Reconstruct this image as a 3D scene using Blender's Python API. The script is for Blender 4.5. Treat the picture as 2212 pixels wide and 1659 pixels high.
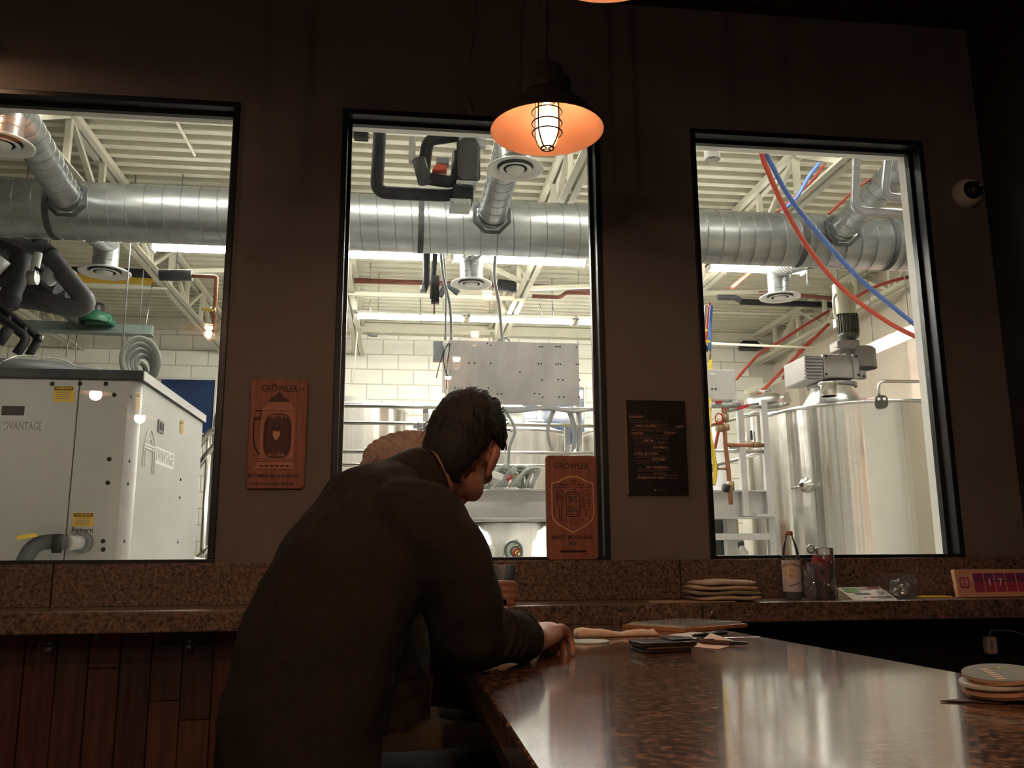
import bpy, bmesh, math, random
from mathutils import Vector, Matrix, Quaternion
random.seed(7)
scene = bpy.context.scene
for o in list(bpy.data.objects): bpy.data.objects.remove(o)
C = scene.collection

# ------------------------------------------------------------------ camera
FPX, YAW, PITCH, ROLL = 1880.0, math.radians(7.422), math.radians(10.986), math.radians(-0.376)
CAM = Vector((0, 0, 1.28))
_f = Vector((math.sin(YAW)*math.cos(PITCH), math.cos(YAW)*math.cos(PITCH), math.sin(PITCH)))
_r = Vector((math.cos(YAW), -math.sin(YAW), 0)); _u = _r.cross(_f)
CR = _r*math.cos(ROLL) + _u*math.sin(ROLL); CU = -_r*math.sin(ROLL) + _u*math.cos(ROLL); CF = _f
cam_d = bpy.data.cameras.new('camera'); cam = bpy.data.objects.new('camera', cam_d); C.objects.link(cam)
cam_d.sensor_fit = 'HORIZONTAL'; cam_d.sensor_width = 36; cam_d.lens = FPX*36/2212; cam_d.clip_start = .02
cam.matrix_world = Matrix.Translation(CAM) @ Matrix((CR, CU, -CF)).transposed().to_4x4()
scene.camera = cam

# ------------------------------------------------------------------ world, exposure
w = bpy.data.worlds.new('night'); scene.world = w; w.use_nodes = True
w.node_tree.nodes['Background'].inputs[0].default_value = (.012, .02, .05, 1)
w.node_tree.nodes['Background'].inputs[1].default_value = .25
vs = scene.view_settings
vs.view_transform = 'Standard'; vs.look = 'None'; vs.gamma = 1; vs.use_curve_mapping = False; vs.exposure = 1.05
TUBE = 60.0      # brightness of the brewery's fluorescent tubes
BULB = 1.3      # watts of light from each pendant over the bar

# ------------------------------------------------------------------ helpers
def ray(px, py): return (px-1106)/FPX*CR - (py-829.5)/FPX*CU + CF
def A(px, py, Y): d = ray(px, py); return CAM + d*(Y/d.y)
def Az(px, py, z): d = ray(px, py); return CAM + d*((z-CAM.z)/d.z)
def Ax(px, py, X): d = ray(px, py); return CAM + d*(X/d.x)
def px_of(p):
    v = Vector(p)-CAM; k = v.dot(CF); return 1106+FPX*v.dot(CR)/k, 829.5-FPX*v.dot(CU)/k
V = Vector
ZERO, X_, Y_, Z_ = V((0,0,0)), V((1,0,0)), V((0,1,0)), V((0,0,1))

MATS = {}
def M(name, col, rough=.5, metal=0, noise=0, nscale=8, stretch=(1,1,1), bump=0, bscale=None, emit=0, ecol=None,
      coat=0, spec=.5, col2=None, trans=0, alpha=1, ior=1.45, aniso=0, detail=4, bstretch=None, ramp=None, croof=.08):
    if name in MATS: return MATS[name]
    m = bpy.data.materials.new(name); m.use_nodes = True; MATS[name] = m
    nt = m.node_tree; N = nt.nodes; L = nt.links; b = N['Principled BSDF']
    b.inputs['Base Color'].default_value = (*col, 1); b.inputs['Roughness'].default_value = rough
    b.inputs['Metallic'].default_value = metal; b.inputs['IOR'].default_value = ior
    b.inputs['Specular IOR Level'].default_value = spec
    b.inputs['Coat Weight'].default_value = coat; b.inputs['Coat Roughness'].default_value = croof
    b.inputs['Transmission Weight'].default_value = trans; b.inputs['Alpha'].default_value = alpha
    if emit:
        b.inputs['Emission Color'].default_value = (*(ecol or col), 1); b.inputs['Emission Strength'].default_value = emit
    tc = N.new('ShaderNodeTexCoord')
    if noise or col2:
        mp = N.new('ShaderNodeMapping'); mp.inputs['Scale'].default_value = stretch
        L.new(tc.outputs['Object'], mp.inputs[0])
        n = N.new('ShaderNodeTexNoise'); n.inputs['Scale'].default_value = nscale; n.inputs['Detail'].default_value = detail
        L.new(mp.outputs[0], n.inputs['Vector'])
        r = N.new('ShaderNodeValToRGB'); L.new(n.outputs['Fac'], r.inputs[0])
        lo = ramp or (.35, .65)
        r.color_ramp.elements[0].position = lo[0]; r.color_ramp.elements[1].position = lo[1]
        c2 = col2 or tuple(max(0, c*(1-noise)) for c in col)
        r.color_ramp.elements[0].color = (*c2, 1); r.color_ramp.elements[1].color = (*col, 1)
        L.new(r.outputs[0], b.inputs['Base Color'])
    if bump:
        mp2 = N.new('ShaderNodeMapping'); mp2.inputs['Scale'].default_value = bstretch or stretch
        L.new(tc.outputs['Object'], mp2.inputs[0])
        n2 = N.new('ShaderNodeTexNoise'); n2.inputs['Scale'].default_value = bscale or nscale*2; n2.inputs['Detail'].default_value = 3
        L.new(mp2.outputs[0], n2.inputs['Vector'])
        bp = N.new('ShaderNodeBump'); bp.inputs['Strength'].default_value = bump; bp.inputs['Distance'].default_value = .01
        L.new(n2.outputs['Fac'], bp.inputs['Height']); L.new(bp.outputs[0], b.inputs['Normal'])
    return m

def glassy(name, tint=(1,1,1), gloss=1.0, rough=0.0, body=0, bodycol=(.8,.8,.8), ior=1.5):
    """thin clear sheet: see-through with a Fresnel reflection"""
    m = bpy.data.materials.new(name); m.use_nodes = True; nt = m.node_tree; N = nt.nodes; L = nt.links
    N.remove(N['Principled BSDF'])
    t = N.new('ShaderNodeBsdfTransparent'); t.inputs[0].default_value = (*tint, 1)
    g = N.new('ShaderNodeBsdfGlossy'); g.inputs['Roughness'].default_value = rough
    fr = N.new('ShaderNodeFresnel'); fr.inputs[0].default_value = ior
    mu = N.new('ShaderNodeMath'); mu.operation = 'MULTIPLY'; mu.inputs[1].default_value = gloss; mu.use_clamp = True
    L.new(fr.outputs[0], mu.inputs[0])
    mx = N.new('ShaderNodeMixShader'); L.new(mu.outputs[0], mx.inputs[0]); L.new(t.outputs[0], mx.inputs[1]); L.new(g.outputs[0], mx.inputs[2])
    out = mx
    if body:
        d = N.new('ShaderNodeBsdfDiffuse'); d.inputs[0].default_value = (*bodycol, 1)
        m2 = N.new('ShaderNodeMixShader'); m2.inputs[0].default_value = body
        L.new(mx.outputs[0], m2.inputs[1]); L.new(d.outputs[0], m2.inputs[2]); out = m2
    L.new(out.outputs[0], N['Material Output'].inputs[0]); MATS[name] = m
    return m

def stone(name, dark, mid, light, scale, rough, coat=0, bump=.0):
    m = M(name, mid, rough, coat=coat); nt = m.node_tree; N = nt.nodes; L = nt.links; b = N['Principled BSDF']
    tc = N.new('ShaderNodeTexCoord')
    n = N.new('ShaderNodeTexNoise'); n.inputs['Scale'].default_value = scale; n.inputs['Detail'].default_value = 6; n.inputs['Roughness'].default_value = .68
    L.new(tc.outputs['Object'], n.inputs['Vector'])
    r = N.new('ShaderNodeValToRGB'); e = r.color_ramp.elements
    e[0].position = .36; e[0].color = (*dark, 1); e[1].position = .66; e[1].color = (*light, 1)
    k = e.new(.5); k.color = (*mid, 1); k2 = e.new(.43); k2.color = tuple((a*.4+c*.6) for a, c in zip(dark, mid))+(1,)
    L.new(n.outputs['Fac'], r.inputs[0]); L.new(r.outputs[0], b.inputs['Base Color'])
    if bump:
        n2 = N.new('ShaderNodeTexNoise'); n2.inputs['Scale'].default_value = 220; n2.inputs['Detail'].default_value = 2
        L.new(tc.outputs['Object'], n2.inputs['Vector'])
        bp = N.new('ShaderNodeBump'); bp.inputs['Strength'].default_value = bump; bp.inputs['Distance'].default_value = .002
        L.new(n2.outputs['Fac'], bp.inputs['Height']); L.new(bp.outputs[0], b.inputs['Normal'])
    return m

ORG = {}
def tag(o, label=None, cat=None, group=None, kind=None):
    if label: o['label'] = label
    if cat: o['category'] = cat
    if group: o['group'] = group
    if kind: o['kind'] = kind
    return o
def thing(name, label, cat, loc=(0,0,0), group=None, rot=None, kind=None):
    o = bpy.data.objects.new(name, None); C.objects.link(o); o.location = loc; o.empty_display_size = .05
    if rot: o.rotation_euler = rot
    ORG[o.name] = V((0,0,0)) if rot else V(loc)
    return tag(o, label, cat, group, kind)
def local(o): ORG[o.name] = V((0,0,0)); return o      # children given in local coordinates

class MB:
    def __init__(s): s.v = []; s.f = []; s.sm = []
    def add(s, vs_, fs, smooth=False):
        k = len(s.v); s.v += [V(p) for p in vs_]; s.f += [[i+k for i in f] for f in fs]; s.sm += [smooth]*len(fs); return s
    def box(s, x0, x1, y0, y1, z0, z1):
        return s.add([(x0,y0,z0),(x1,y0,z0),(x1,y1,z0),(x0,y1,z0),(x0,y0,z1),(x1,y0,z1),(x1,y1,z1),(x0,y1,z1)],
                     [(0,3,2,1),(4,5,6,7),(0,1,5,4),(1,2,6,5),(2,3,7,6),(3,0,4,7)])
    def obox(s, c, size, R=None):
        c = V(c); h = V(size)/2; P = []
        for z in (-1,1):
            for x, y in ((-1,-1),(1,-1),(1,1),(-1,1)):
                p = V((x*h.x, y*h.y, z*h.z)); P.append(c + (R @ p if R else p))
        return s.add(P, [(0,3,2,1),(4,5,6,7),(0,1,5,4),(1,2,6,5),(2,3,7,6),(3,0,4,7)])
    def bar(s, p0, p1, w, h, up=Z_):
        p0, p1 = V(p0), V(p1); d = (p1-p0).normalized(); sd = d.cross(V(up))
        if sd.length < 1e-4: sd = d.cross(X_)
        sd.normalize(); u2 = sd.cross(d); P = []
        for p in (p0, p1):
            for a, b in ((-1,-1),(1,-1),(1,1),(-1,1)): P.append(p + sd*a*w/2 + u2*b*h/2)
        return s.add(P, [(0,1,2,3),(7,6,5,4),(0,4,5,1),(1,5,6,2),(2,6,7,3),(3,7,4,0)])
    def tube(s, pts, r, n=10, caps=True, flat=None):
        pts = [V(p) for p in pts]; R = list(r) if isinstance(r, (list, tuple)) else [r]*len(pts); P = []; F = []
        if len(R) != len(pts):
            k_ = len(R)-1; R = [R[int(i*k_/(len(pts)-1))]*(1-(i*k_/(len(pts)-1))%1)+R[min(k_,int(i*k_/(len(pts)-1))+1)]*((i*k_/(len(pts)-1))%1) for i in range(len(pts))]
        d0 = (pts[1]-pts[0]).normalized(); ref = Z_ if abs(d0.z) < .9 else X_
        sd = d0.cross(ref).normalized(); pd = d0
        for i, p in enumerate(pts):
            a = pts[max(0,i-1)]; b = pts[min(len(pts)-1,i+1)]; d = (b-a).normalized()
            q = pd.rotation_difference(d); sd = (q @ sd); sd = (sd - d*sd.dot(d)).normalized(); pd = d; u2 = d.cross(sd)
            for k in range(n):
                t = 2*math.pi*k/n; P.append(p + (sd*math.cos(t) + u2*math.sin(t)*(flat or 1))*R[i])
        for i in range(len(pts)-1):
            for k in range(n):
                F.append((i*n+k, i*n+(k+1)%n, (i+1)*n+(k+1)%n, (i+1)*n+k))
        s.add(P, F, True)
        if caps:
            k = len(s.v)-len(P); s.f += [[k+i for i in range(n)][::-1], [k+(len(pts)-1)*n+i for i in range(n)]]; s.sm += [False]*2
        return s
    def cyl(s, p0, p1, r, r1=None, n=16, caps=True): return s.tube([p0, p1], [r, r if r1 is None else r1], n, caps)
    def lathe(s, prof, n=24, c=(0,0,0), axis=Z_, smooth=True, cap0=False, cap1=False):
        c = V(c); q = Z_.rotation_difference(V(axis).normalized()); P = []; F = []
        for r, z in prof:
            for k in range(n):
                t = 2*math.pi*k/n; P.append(c + q @ V((r*math.cos(t), r*math.sin(t), z)))
        for i in range(len(prof)-1):
            for k in range(n): F.append((i*n+k, i*n+(k+1)%n, (i+1)*n+(k+1)%n, (i+1)*n+k))
        s.add(P, F, smooth); k = len(s.v)-len(P)
        if cap0: s.f.append([k+i for i in range(n)][::-1]); s.sm.append(False)
        if cap1: s.f.append([k+(len(prof)-1)*n+i for i in range(n)]); s.sm.append(False)
        return s
    def ell(s, c, rad, R=None, nu=16, nv=10):
        c = V(c); P = []; F = []
        for j in range(1, nv):
            ph = math.pi*j/nv
            for i in range(nu):
                t = 2*math.pi*i/nu; p = V((rad[0]*math.sin(ph)*math.cos(t), rad[1]*math.sin(ph)*math.sin(t), rad[2]*math.cos(ph)))
                P.append(c + (R @ p if R else p))
        top = len(P); p = V((0,0,rad[2])); P.append(c + (R @ p if R else p)); p = -p; P.append(c + (R @ p if R else p))
        for j in range(nv-2):
            for i in range(nu): F.append((j*nu+i, (j+1)*nu+i, (j+1)*nu+(i+1)%nu, j*nu+(i+1)%nu))
        for i in range(nu):
            F.append((top, i, (i+1)%nu)); F.append((top+1, (nv-2)*nu+(i+1)%nu, (nv-2)*nu+i))
        return s.add(P, F, True)
    def prism(s, poly, o, ux, uy, depth, smooth=False):
        o, ux, uy, depth = V(o), V(ux), V(uy), V(depth); n = len(poly)
        P = [o+ux*a+uy*b for a, b in poly] + [o+ux*a+uy*b+depth for a, b in poly]
        F = [list(range(n))[::-1], list(range(n, 2*n))] + [(i, (i+1)%n, n+(i+1)%n, n+i) for i in range(n)]
        return s.add(P, F, smooth)
    def ring(s, poly_o, poly_i, o, ux, uy, depth):
        o, ux, uy, depth = V(o), V(ux), V(uy), V(depth); n = len(poly_o)
        P = [o+ux*a+uy*b for a, b in poly_o] + [o+ux*a+uy*b for a, b in poly_i]
        P += [p+depth for p in P]; F = []
        for i in range(n):
            j = (i+1) % n
            F += [(i, n+i, n+j, j), (2*n+i, 2*n+j, 3*n+j, 3*n+i), (i, j, 2*n+j, 2*n+i), (n+i, 3*n+i, 3*n+j, n+j)]
        return s.add(P, F)
    def mesh(s, name, mat, org=ZERO):
        me = bpy.data.meshes.new(name); me.from_pydata([p-org for p in s.v], [], s.f)
        me.polygons.foreach_set('use_smooth', s.sm); me.materials.append(mat if not isinstance(mat, str) else MATS[mat])
        bm = bmesh.new(); bm.from_mesh(me); bmesh.ops.recalc_face_normals(bm, faces=bm.faces); bm.to_mesh(me); bm.free(); me.update()
        return me
    def build(s, name, mat, parent=None, bevel=0, seg=2, label=None, cat=None, group=None, kind=None):
        if parent is not None: org = ORG[parent.name]
        else:
            lo = V([min(p[i] for p in s.v) for i in range(3)]); hi = V([max(p[i] for p in s.v) for i in range(3)])
            org = V(((lo.x+hi.x)/2, (lo.y+hi.y)/2, lo.z))
        o = bpy.data.objects.new(name, s.mesh(name, mat, org)); C.objects.link(o)
        if parent is not None: o.parent = parent
        else: o.location = org
        ORG[o.name] = org
        if bevel:
            md = o.modifiers.new('bevel', 'BEVEL'); md.width = bevel; md.segments = seg; md.limit_method = 'ANGLE'; md.angle_limit = math.radians(40)
        return tag(o, label, cat, group, kind)

def copy_tree(o, parent=None):
    c = o.copy(); C.objects.link(c); c.parent = parent
    for ch in [x for x in o.children]: copy_tree(ch, c)
    return c
def smooth_path(pts, k=6):
    pts = [V(p) for p in pts]; out = []
    for i in range(len(pts)-1):
        p0 = pts[max(i-1,0)]; p1 = pts[i]; p2 = pts[i+1]; p3 = pts[min(i+2,len(pts)-1)]
        for j in range(k):
            t = j/k; out.append(.5*((2*p1)+(p2-p0)*t+(2*p0-5*p1+4*p2-p3)*t*t+(3*p1-p0-3*p2+p3)*t**3))
    return out+[pts[-1]]
def bend(pts, rad, k=5):
    """polyline with rounded corners"""
    pts = [V(p) for p in pts]; out = [pts[0]]
    for i in range(1, len(pts)-1):
        a = (pts[i-1]-pts[i]); b = (pts[i+1]-pts[i]); r = min(rad, a.length*.49, b.length*.49)
        s0 = pts[i]+a.normalized()*r; s1 = pts[i]+b.normalized()*r
        for j in range(k+1):
            t = j/k; out.append(s0*(1-t)**2 + pts[i]*2*t*(1-t) + s1*t*t)
    return out+[pts[-1]]
def rrect(x0, x1, y0, y1, r, k=4):
    out = []
    for cx, cy, a in ((x1-r,y1-r,0),(x0+r,y1-r,90),(x0+r,y0+r,180),(x1-r,y0+r,270)):
        for j in range(k+1):
            t = math.radians(a+90*j/k); out.append((cx+r*math.cos(t), cy+r*math.sin(t)))
    return out
def text(name, body, mat, parent, o, ux, uy, size, align='CENTER', ext=.0008, width=None, fn=None, off=0, label=None, space=1):
    """lettering as thin raised mesh; o/ux/uy: origin and directions in world (or parent-local) space"""
    cu = bpy.data.curves.new(name, 'FONT'); cu.body = body; cu.size = size; cu.align_x = align; cu.align_y = 'CENTER'; cu.extrude = ext; cu.offset = off
    cu.resolution_u = 2; cu.space_character = space
    t = bpy.data.objects.new(name, cu); C.objects.link(t); dg = bpy.context.evaluated_depsgraph_get()
    me = bpy.data.meshes.new_from_object(t.evaluated_get(dg)); bpy.data.objects.remove(t)
    xs = [v.co.x for v in me.vertices]
    sx = 1
    if width and xs: sx = width/(max(xs)-min(xs))
    o, ux, uy = V(o), V(ux).normalized(), V(uy).normalized(); n = ux.cross(uy); org = ORG[parent.name]
    for v in me.vertices:
        c = v.co
        v.co = (fn(c.x*sx, c.y, c.z) if fn else o+ux*c.x*sx+uy*c.y+n*c.z) - org
    me.materials.clear(); me.materials.append(MATS[mat] if isinstance(mat, str) else mat)
    ob = bpy.data.objects.new(name, me); C.objects.link(ob); ob.parent = parent; ORG[ob.name] = org
    return tag(ob, label)

# ------------------------------------------------------------------ materials of the bar
M('wall_paint', (.155,.132,.125), .85, noise=.12, nscale=3, bump=.08, bscale=160)
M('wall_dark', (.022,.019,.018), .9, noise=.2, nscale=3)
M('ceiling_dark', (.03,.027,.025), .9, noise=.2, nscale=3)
M('white_paint', (.78,.77,.72), .6, noise=.05, nscale=5)
M('frame_black', (.012,.012,.014), .35, noise=.3, nscale=20)
glassy('window_glass', (.97,.985,.975), 1.0, 0.0, 0)
stone('granite', (.010,.007,.006), (.13,.083,.062), (.25,.17,.13), 95, .32)
stone('counter', (.010,.006,.004), (.10,.044,.022), (.50,.25,.13), 75, .20, coat=.9, bump=.06)
M('grout', (.01,.008,.007), .9, noise=.3)
M('plank_red', (.12,.035,.025), .5, noise=.5, nscale=6, stretch=(8,8,.6), bump=.05)
M('plank_dark', (.07,.026,.022), .5, noise=.5, nscale=6, stretch=(8,8,.6), bump=.05)
M('plank_brown', (.11,.045,.026), .5, noise=.5, nscale=6, stretch=(8,8,.6), bump=.05)
M('black_panel', (.006,.007,.008), .8, noise=.3)
M('floor_bounce', (.36,.29,.25), .6, noise=.3, nscale=4)  # unseen floor, colour lightened to bounce lamp light onto the walls
M('bar_body', (.02,.012,.009), .6, noise=.4, nscale=5, stretch=(6,6,.5))

# ------------------------------------------------------------------ the bar room
YW, YB = 2.9, 3.065                       # bar face and brewery face of the window wall
ZS, ZT = 1.253, 2.832                    # window sill and head
WIN = [(-1.503,-.573), (-.221,.706), (1.052,1.983)]
XR, XL, ZC = 2.225, -3.9, 3.33
def wall_with_holes(name, y0, y1, mat, xa, xb, zb_, kind='structure'):
    m = MB(); m.box(xa, xb, y0, y1, 0, ZS); m.box(xa, xb, y0, y1, ZT, zb_)
    xs = [xa]+[v for wn in WIN for v in wn]+[xb]
    for i in range(0, len(xs), 2): m.box(xs[i], xs[i+1], y0, y1, ZS, ZT)
    return m.build(name, mat, kind=kind)
wall_with_holes('wall_back', YW, 2.995, 'wall_paint', XL, XR, ZC)
wall_with_holes('wall_brewery_near', 2.995, YB, 'white_paint', -7, 5.3, 4.5)
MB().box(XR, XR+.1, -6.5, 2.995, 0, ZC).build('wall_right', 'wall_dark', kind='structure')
MB().box(XL-.1, XL, -6.5, 2.995, 0, ZC).build('wall_left', 'wall_paint', kind='structure')
MB().box(XL, XR, -6.6, -6.5, 0, ZC).build('wall_front', 'wall_paint', kind='structure')
MB().box(XL-.1, XR+.1, -6.6, 2.995, -.1, 0).build('floor', 'floor_bounce', kind='structure')
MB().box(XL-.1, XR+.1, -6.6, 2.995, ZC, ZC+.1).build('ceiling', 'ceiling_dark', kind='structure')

for i, (a, b) in enumerate(WIN):
    wt = thing('window_%d' % (i+1), ['left black framed window onto the cooling unit', 'middle black framed window behind the leaning man', 'right black framed window onto the big steel tank'][i], 'window', ((a+b)/2, 2.94, ZS), kind='structure')
    t, y0, y1 = .02, 2.892, 2.992
    for nm, bx in (('frame_rail',(a,b,y0,y1,ZT-t,ZT)),('frame_rail',(a,b,y0,y1,ZS,ZS+.014)),('frame_stile',(a,a+t,y0,y1,ZS+.014,ZT-t)),('frame_stile',(b-t,b,y0,y1,ZS+.014,ZT-t))):
        MB().box(*bx).build(nm, 'frame_black', wt, .002)
    # glazing bead, stepped in
    q = .012
    for bx in ((a+t,b-t,2.945,2.968,ZT-t-q,ZT-t),(a+t,a+t+q,2.945,2.968,ZS+.014,ZT-t-q),(b-t-q,b-t,2.945,2.968,ZS+.014,ZT-t-q)):
        MB().box(*bx).build('glazing_bead', 'frame_black', wt)
    MB().add([(a+t,2.97,ZS+.014),(b-t,2.97,ZS+.014),(b-t,2.97,ZT-t),(a+t,2.97,ZT-t)],[(0,1,2,3)]).build('pane', 'window_glass', wt, label='clear glass pane')

# granite ledge and backsplash under the windows
ZL, ZLB, YL, ZBAR = 1.127, 1.068, 2.617, 1.07
led = thing('granite_ledge', 'speckled brown granite ledge with backsplash running below the three windows', 'ledge', (0, 2.75, ZLB))
sx = [XL, A(118,1260,YW).x, -.32, A(1466,1250,YW).x, XR]
for i in range(4): MB().box(sx[i]+.002, sx[i+1]-.002, 2.878, YW, ZL, ZS+.002).build('backsplash_slab', 'granite', led, .0015)
sx = [XL, A(-120,1345,YL).x, A(1519,1320,YL).x, XR]
for i in range(3): MB().box(sx[i]+.0018, sx[i+1]-.0018, YL, 2.878, ZLB, ZL).build('ledge_slab', 'granite', led, .004)
MB().box(XL, XR, YL+.02, 2.899, ZLB+.004, ZL-.004).build('grout_core', 'grout', led)

# plank cladding below the ledge on the left, black cladding on the right
wl = thing('trim_planks', 'dark red vertical plank cladding below the ledge on the left', 'cladding', (-1.2, 2.88, 0), kind='structure')
x = XL
rnd = random.Random(3)
while x < .3:
    zc_ = 0.02
    cuts = sorted([rnd.uniform(.15, 1.0) for _ in range(rnd.choice((1,2,2)))])
    cuts = [c for k, c in enumerate(cuts) if k == 0 or c-cuts[k-1] > .12]
    zz = [0.02]+cuts+[ZLB-.005]
    for k in range(len(zz)-1):
        d = rnd.uniform(0, .006)
        MB().box(x+.001, x+.089, 2.862-d, 2.89, zz[k]+.001, zz[k+1]-.001).build('plank', rnd.choice(('plank_red','plank_dark','plank_brown')), wl, .0015, 1)
    x += .0905
MB().box(.5, XR-.005, 2.86, 2.895, .02, ZLB-.005).build('trim_black', 'black_panel', kind='structure')
MB().box(XL, XR, 2.885, 2.899, .0, ZLB-.003).build('trim_backing', 'grout', kind='structure')

# coat hooks
M('hook_metal', (.35,.35,.40), .35, metal=.9, noise=.2)
for px_, py_, lab in ((106,1398,'small metal coat hook on the red planks, farther from the man'),(407,1393,'small metal coat hook on the red planks, nearer the man')):
    p = A(px_, py_, 2.852); h = thing('coat_hook', lab, 'coat hook', p, 'coat hooks below the ledge')
    m = MB(); m.prism(rrect(-.008,.008,-.018,.014,.0075), p+V((0,.004,0)), X_, Z_, (0,.004,0)); m.build('plate', 'hook_metal', h)
    MB().tube(bend([p+V((0,.004,-.012)), p+V((0,-.025,-.02)), p+V((0,-.028,.008))], .012), .0035, 8).build('lower_prong', 'hook_metal', h)
    for s in (-1,1):
        MB().tube(bend([p+V((0,.004,.004)), p+V((s*.02,-.016,.0)), p+V((s*.022,-.02,.012))], .01), .003, 8).build('side_prong', 'hook_metal', h)

# bar counter
XBL, XBR = .139, .975
bc = thing('bar_counter', 'glossy dark brown speckled bar counter the man leans on', 'bar counter', (.55, 1, 0))
sl = A(1440,1372,1); ys = 2.16
yb = -1.6
def xr(y): return .868+ (2.6-y)*.096   # the inner edge runs slightly askew
MB().prism([(XBL,ys+.0008),(xr(ys),ys+.0008),(xr(YL),YL-.002),(XBL,YL-.002)], (0,0,ZBAR-.045), X_, Y_, (0,0,.045)).build('counter_slab', 'counter', bc, .004)
MB().prism([(XBL,yb),(xr(yb),yb),(xr(ys),ys-.0008),(XBL,ys-.0008)], (0,0,ZBAR-.045), X_, Y_, (0,0,.045)).build('counter_slab', 'counter', bc, .004)
MB().box(XBL+.006, .8, yb+.01, YL-.01, ZBAR-.075, ZBAR-.0455).build('sub_top', 'bar_body', bc)
MB().box(XBL+.23, .78, yb+.02, YL+.2, .0, ZBAR-.0755).build('front_panel', 'bar_body', bc)

# ------------------------------------------------------------------ pendant lamps
M('shade_outer', (.085,.065,.052), .45, noise=.3, nscale=12)
M('shade_inner', (.245,.112,.066), .45, noise=.05, nscale=12)  # orange of the bulb's glow is put into the lining colour
M('lamp_iron', (.03,.018,.012), .5, metal=.3, noise=.3)
glassy('jar_glass', (1,.95,.88), .8, .02, .10, (.9,.7,.5))
M('bulb_glow', (1,.7,.35), .5, emit=BULB*36, ecol=(1,.66,.40), noise=.01)
M('bulb_strong', (1,.7,.35), .5, emit=BULB*110, ecol=(1,.66,.42), noise=.01)
def make_lamp():
    t = thing('pendant_lamp', 'x', 'pendant lamp'); local(t)
    MB().lathe([(.154,.0),(.1545,.003),(.15,.012),(.118,.05),(.092,.078),(.074,.098),(.067,.106)], 40).build('shade', 'shade_outer', t)
    MB().lathe([(.1535,.0005),(.149,.0105),(.117,.048),(.091,.076),(.073,.096),(.06,.104),(.0,.106)], 40).build('shade_lining', 'shade_inner', t, label='orange inside of the shade, lamp glow put into its colour')
    MB().lathe([(.067,.106),(.068,.112),(.067,.145),(.063,.15),(.046,.152)], 32).build('neck', 'shade_outer', t)
    MB().lathe([(.046,.152),(.046,.18),(.042,.187),(.03,.19),(.012,.197),(.0,.198)], 28).build('cap', 'shade_outer', t)
    MB().cyl((0,0,.19), (0,0,ZC-2.405), .0095, n=12).build('stem', 'shade_outer', t)
    MB().cyl((0,0,ZC-2.405-.03), (0,0,ZC-2.405), .055, n=20).build('ceiling_plate', 'shade_outer', t)
    j = MB().lathe([(.029,.09),(.031,.02),(.030,-.02),(.025,-.037),(.012,-.046),(0,-.048)], 24).build('glass_jar', 'jar_glass', t)
    cg = MB()
    for z, r in ((.055,.0405),(.022,.0405),(-.006,.0405)): cg.tube([(r*math.cos(a*math.pi/12), r*math.sin(a*math.pi/12), z) for a in range(25)], .0022, 6, False)
    cg.tube([(.017*math.cos(a*math.pi/8), .017*math.sin(a*math.pi/8), -.05) for a in range(17)], .0026, 6, False)
    cgo = cg.build('cage_rings', 'lamp_iron', t)
    for k in range(4):
        a = math.pi/4+k*math.pi/2; c, s = math.cos(a), math.sin(a)
        MB().tube(smooth_path([(.036*c,.036*s,.1),(.0385*c,.0385*s,.06),(.0385*c,.0385*s,0),(.034*c,.034*s,-.022),(.02*c,.02*s,-.046),(.004*c,.004*s,-.051)],4), .0024, 6).build('cage_rib', 'lamp_iron', cgo)
    MB().lathe([(.0,.085),(.012,.08),(.013,.06),(.019,.045),(.0225,.03),(.019,.012),(.008,.003),(0,.002)], 20).build('bulb', 'bulb_glow', j, label='glowing warm bulb')
    ld = bpy.data.lights.new('bulb_light', 'POINT'); ld.color = (1,.71,.51); ld.energy = BULB; ld.shadow_soft_size = .012
    lo = bpy.data.objects.new('bulb_light', ld); C.objects.link(lo); lo.parent = t; lo.location = (0,0,-.014)
    return t
lamp0 = make_lamp()
LAMPS = [((.382,2.16,2.405),'dark pendant lamp with wire cage, hanging lit over the bar below the ceiling'),
  ((.387,1.44,2.405),'pendant lamp whose lit rim just shows at the top edge'),
  ((.33,.83,2.405),'pendant lamp seen only as the second warm reflection in the middle window'),
  ((.31,.28,2.405),'pendant lamp seen only as the third warm reflection in the middle window'),
  ((.30,-.35,2.405),'pendant lamp seen only as the faintest warm reflection in the middle window'),
  ((-1.62,2.50,2.97),'pendant lamp reflected at the top left corner of the left window'),
  ((-.98,1.45,2.405),'pendant lamp reflected at the right edge of the left window'),
  ((-3.13,-3.4,2.93),'far pendant lamp reflected on the grey cooling unit front'),
  ((-2.96,-4.4,2.84),'far pendant lamp reflected on the white cooling unit side')]
LAMPW = [0,0,0,0,15,0,2.5,24,24]
for i, (p, lab) in enumerate(LAMPS):
    o = lamp0 if i == 0 else copy_tree(lamp0)
    for ch in list(o.children_recursive):              # the lamps further back carry stronger bulbs that light the room
        if i in (2,3,5) and ch.name.startswith('bulb') and ch.type == 'MESH': ch.data = ch.data.copy(); ch.data.materials[0] = MATS['bulb_strong']
        if ch.type == 'LIGHT' and LAMPW[i]: ch.data = ch.data.copy(); ch.data.energy = LAMPW[i]; ch.data.shadow_soft_size = .06 if i > 6 else .02
    o.location = p; o['label'] = lab; o['group'] = 'pendant lamps of the bar'
for ob in [x for x in C.objects if x.type == 'LIGHT' and LAMPW[[r.name for r in C.objects if r.name.startswith('pendant_lamp')].index(x.parent.name)] == 0]: bpy.data.objects.remove(ob)

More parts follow.
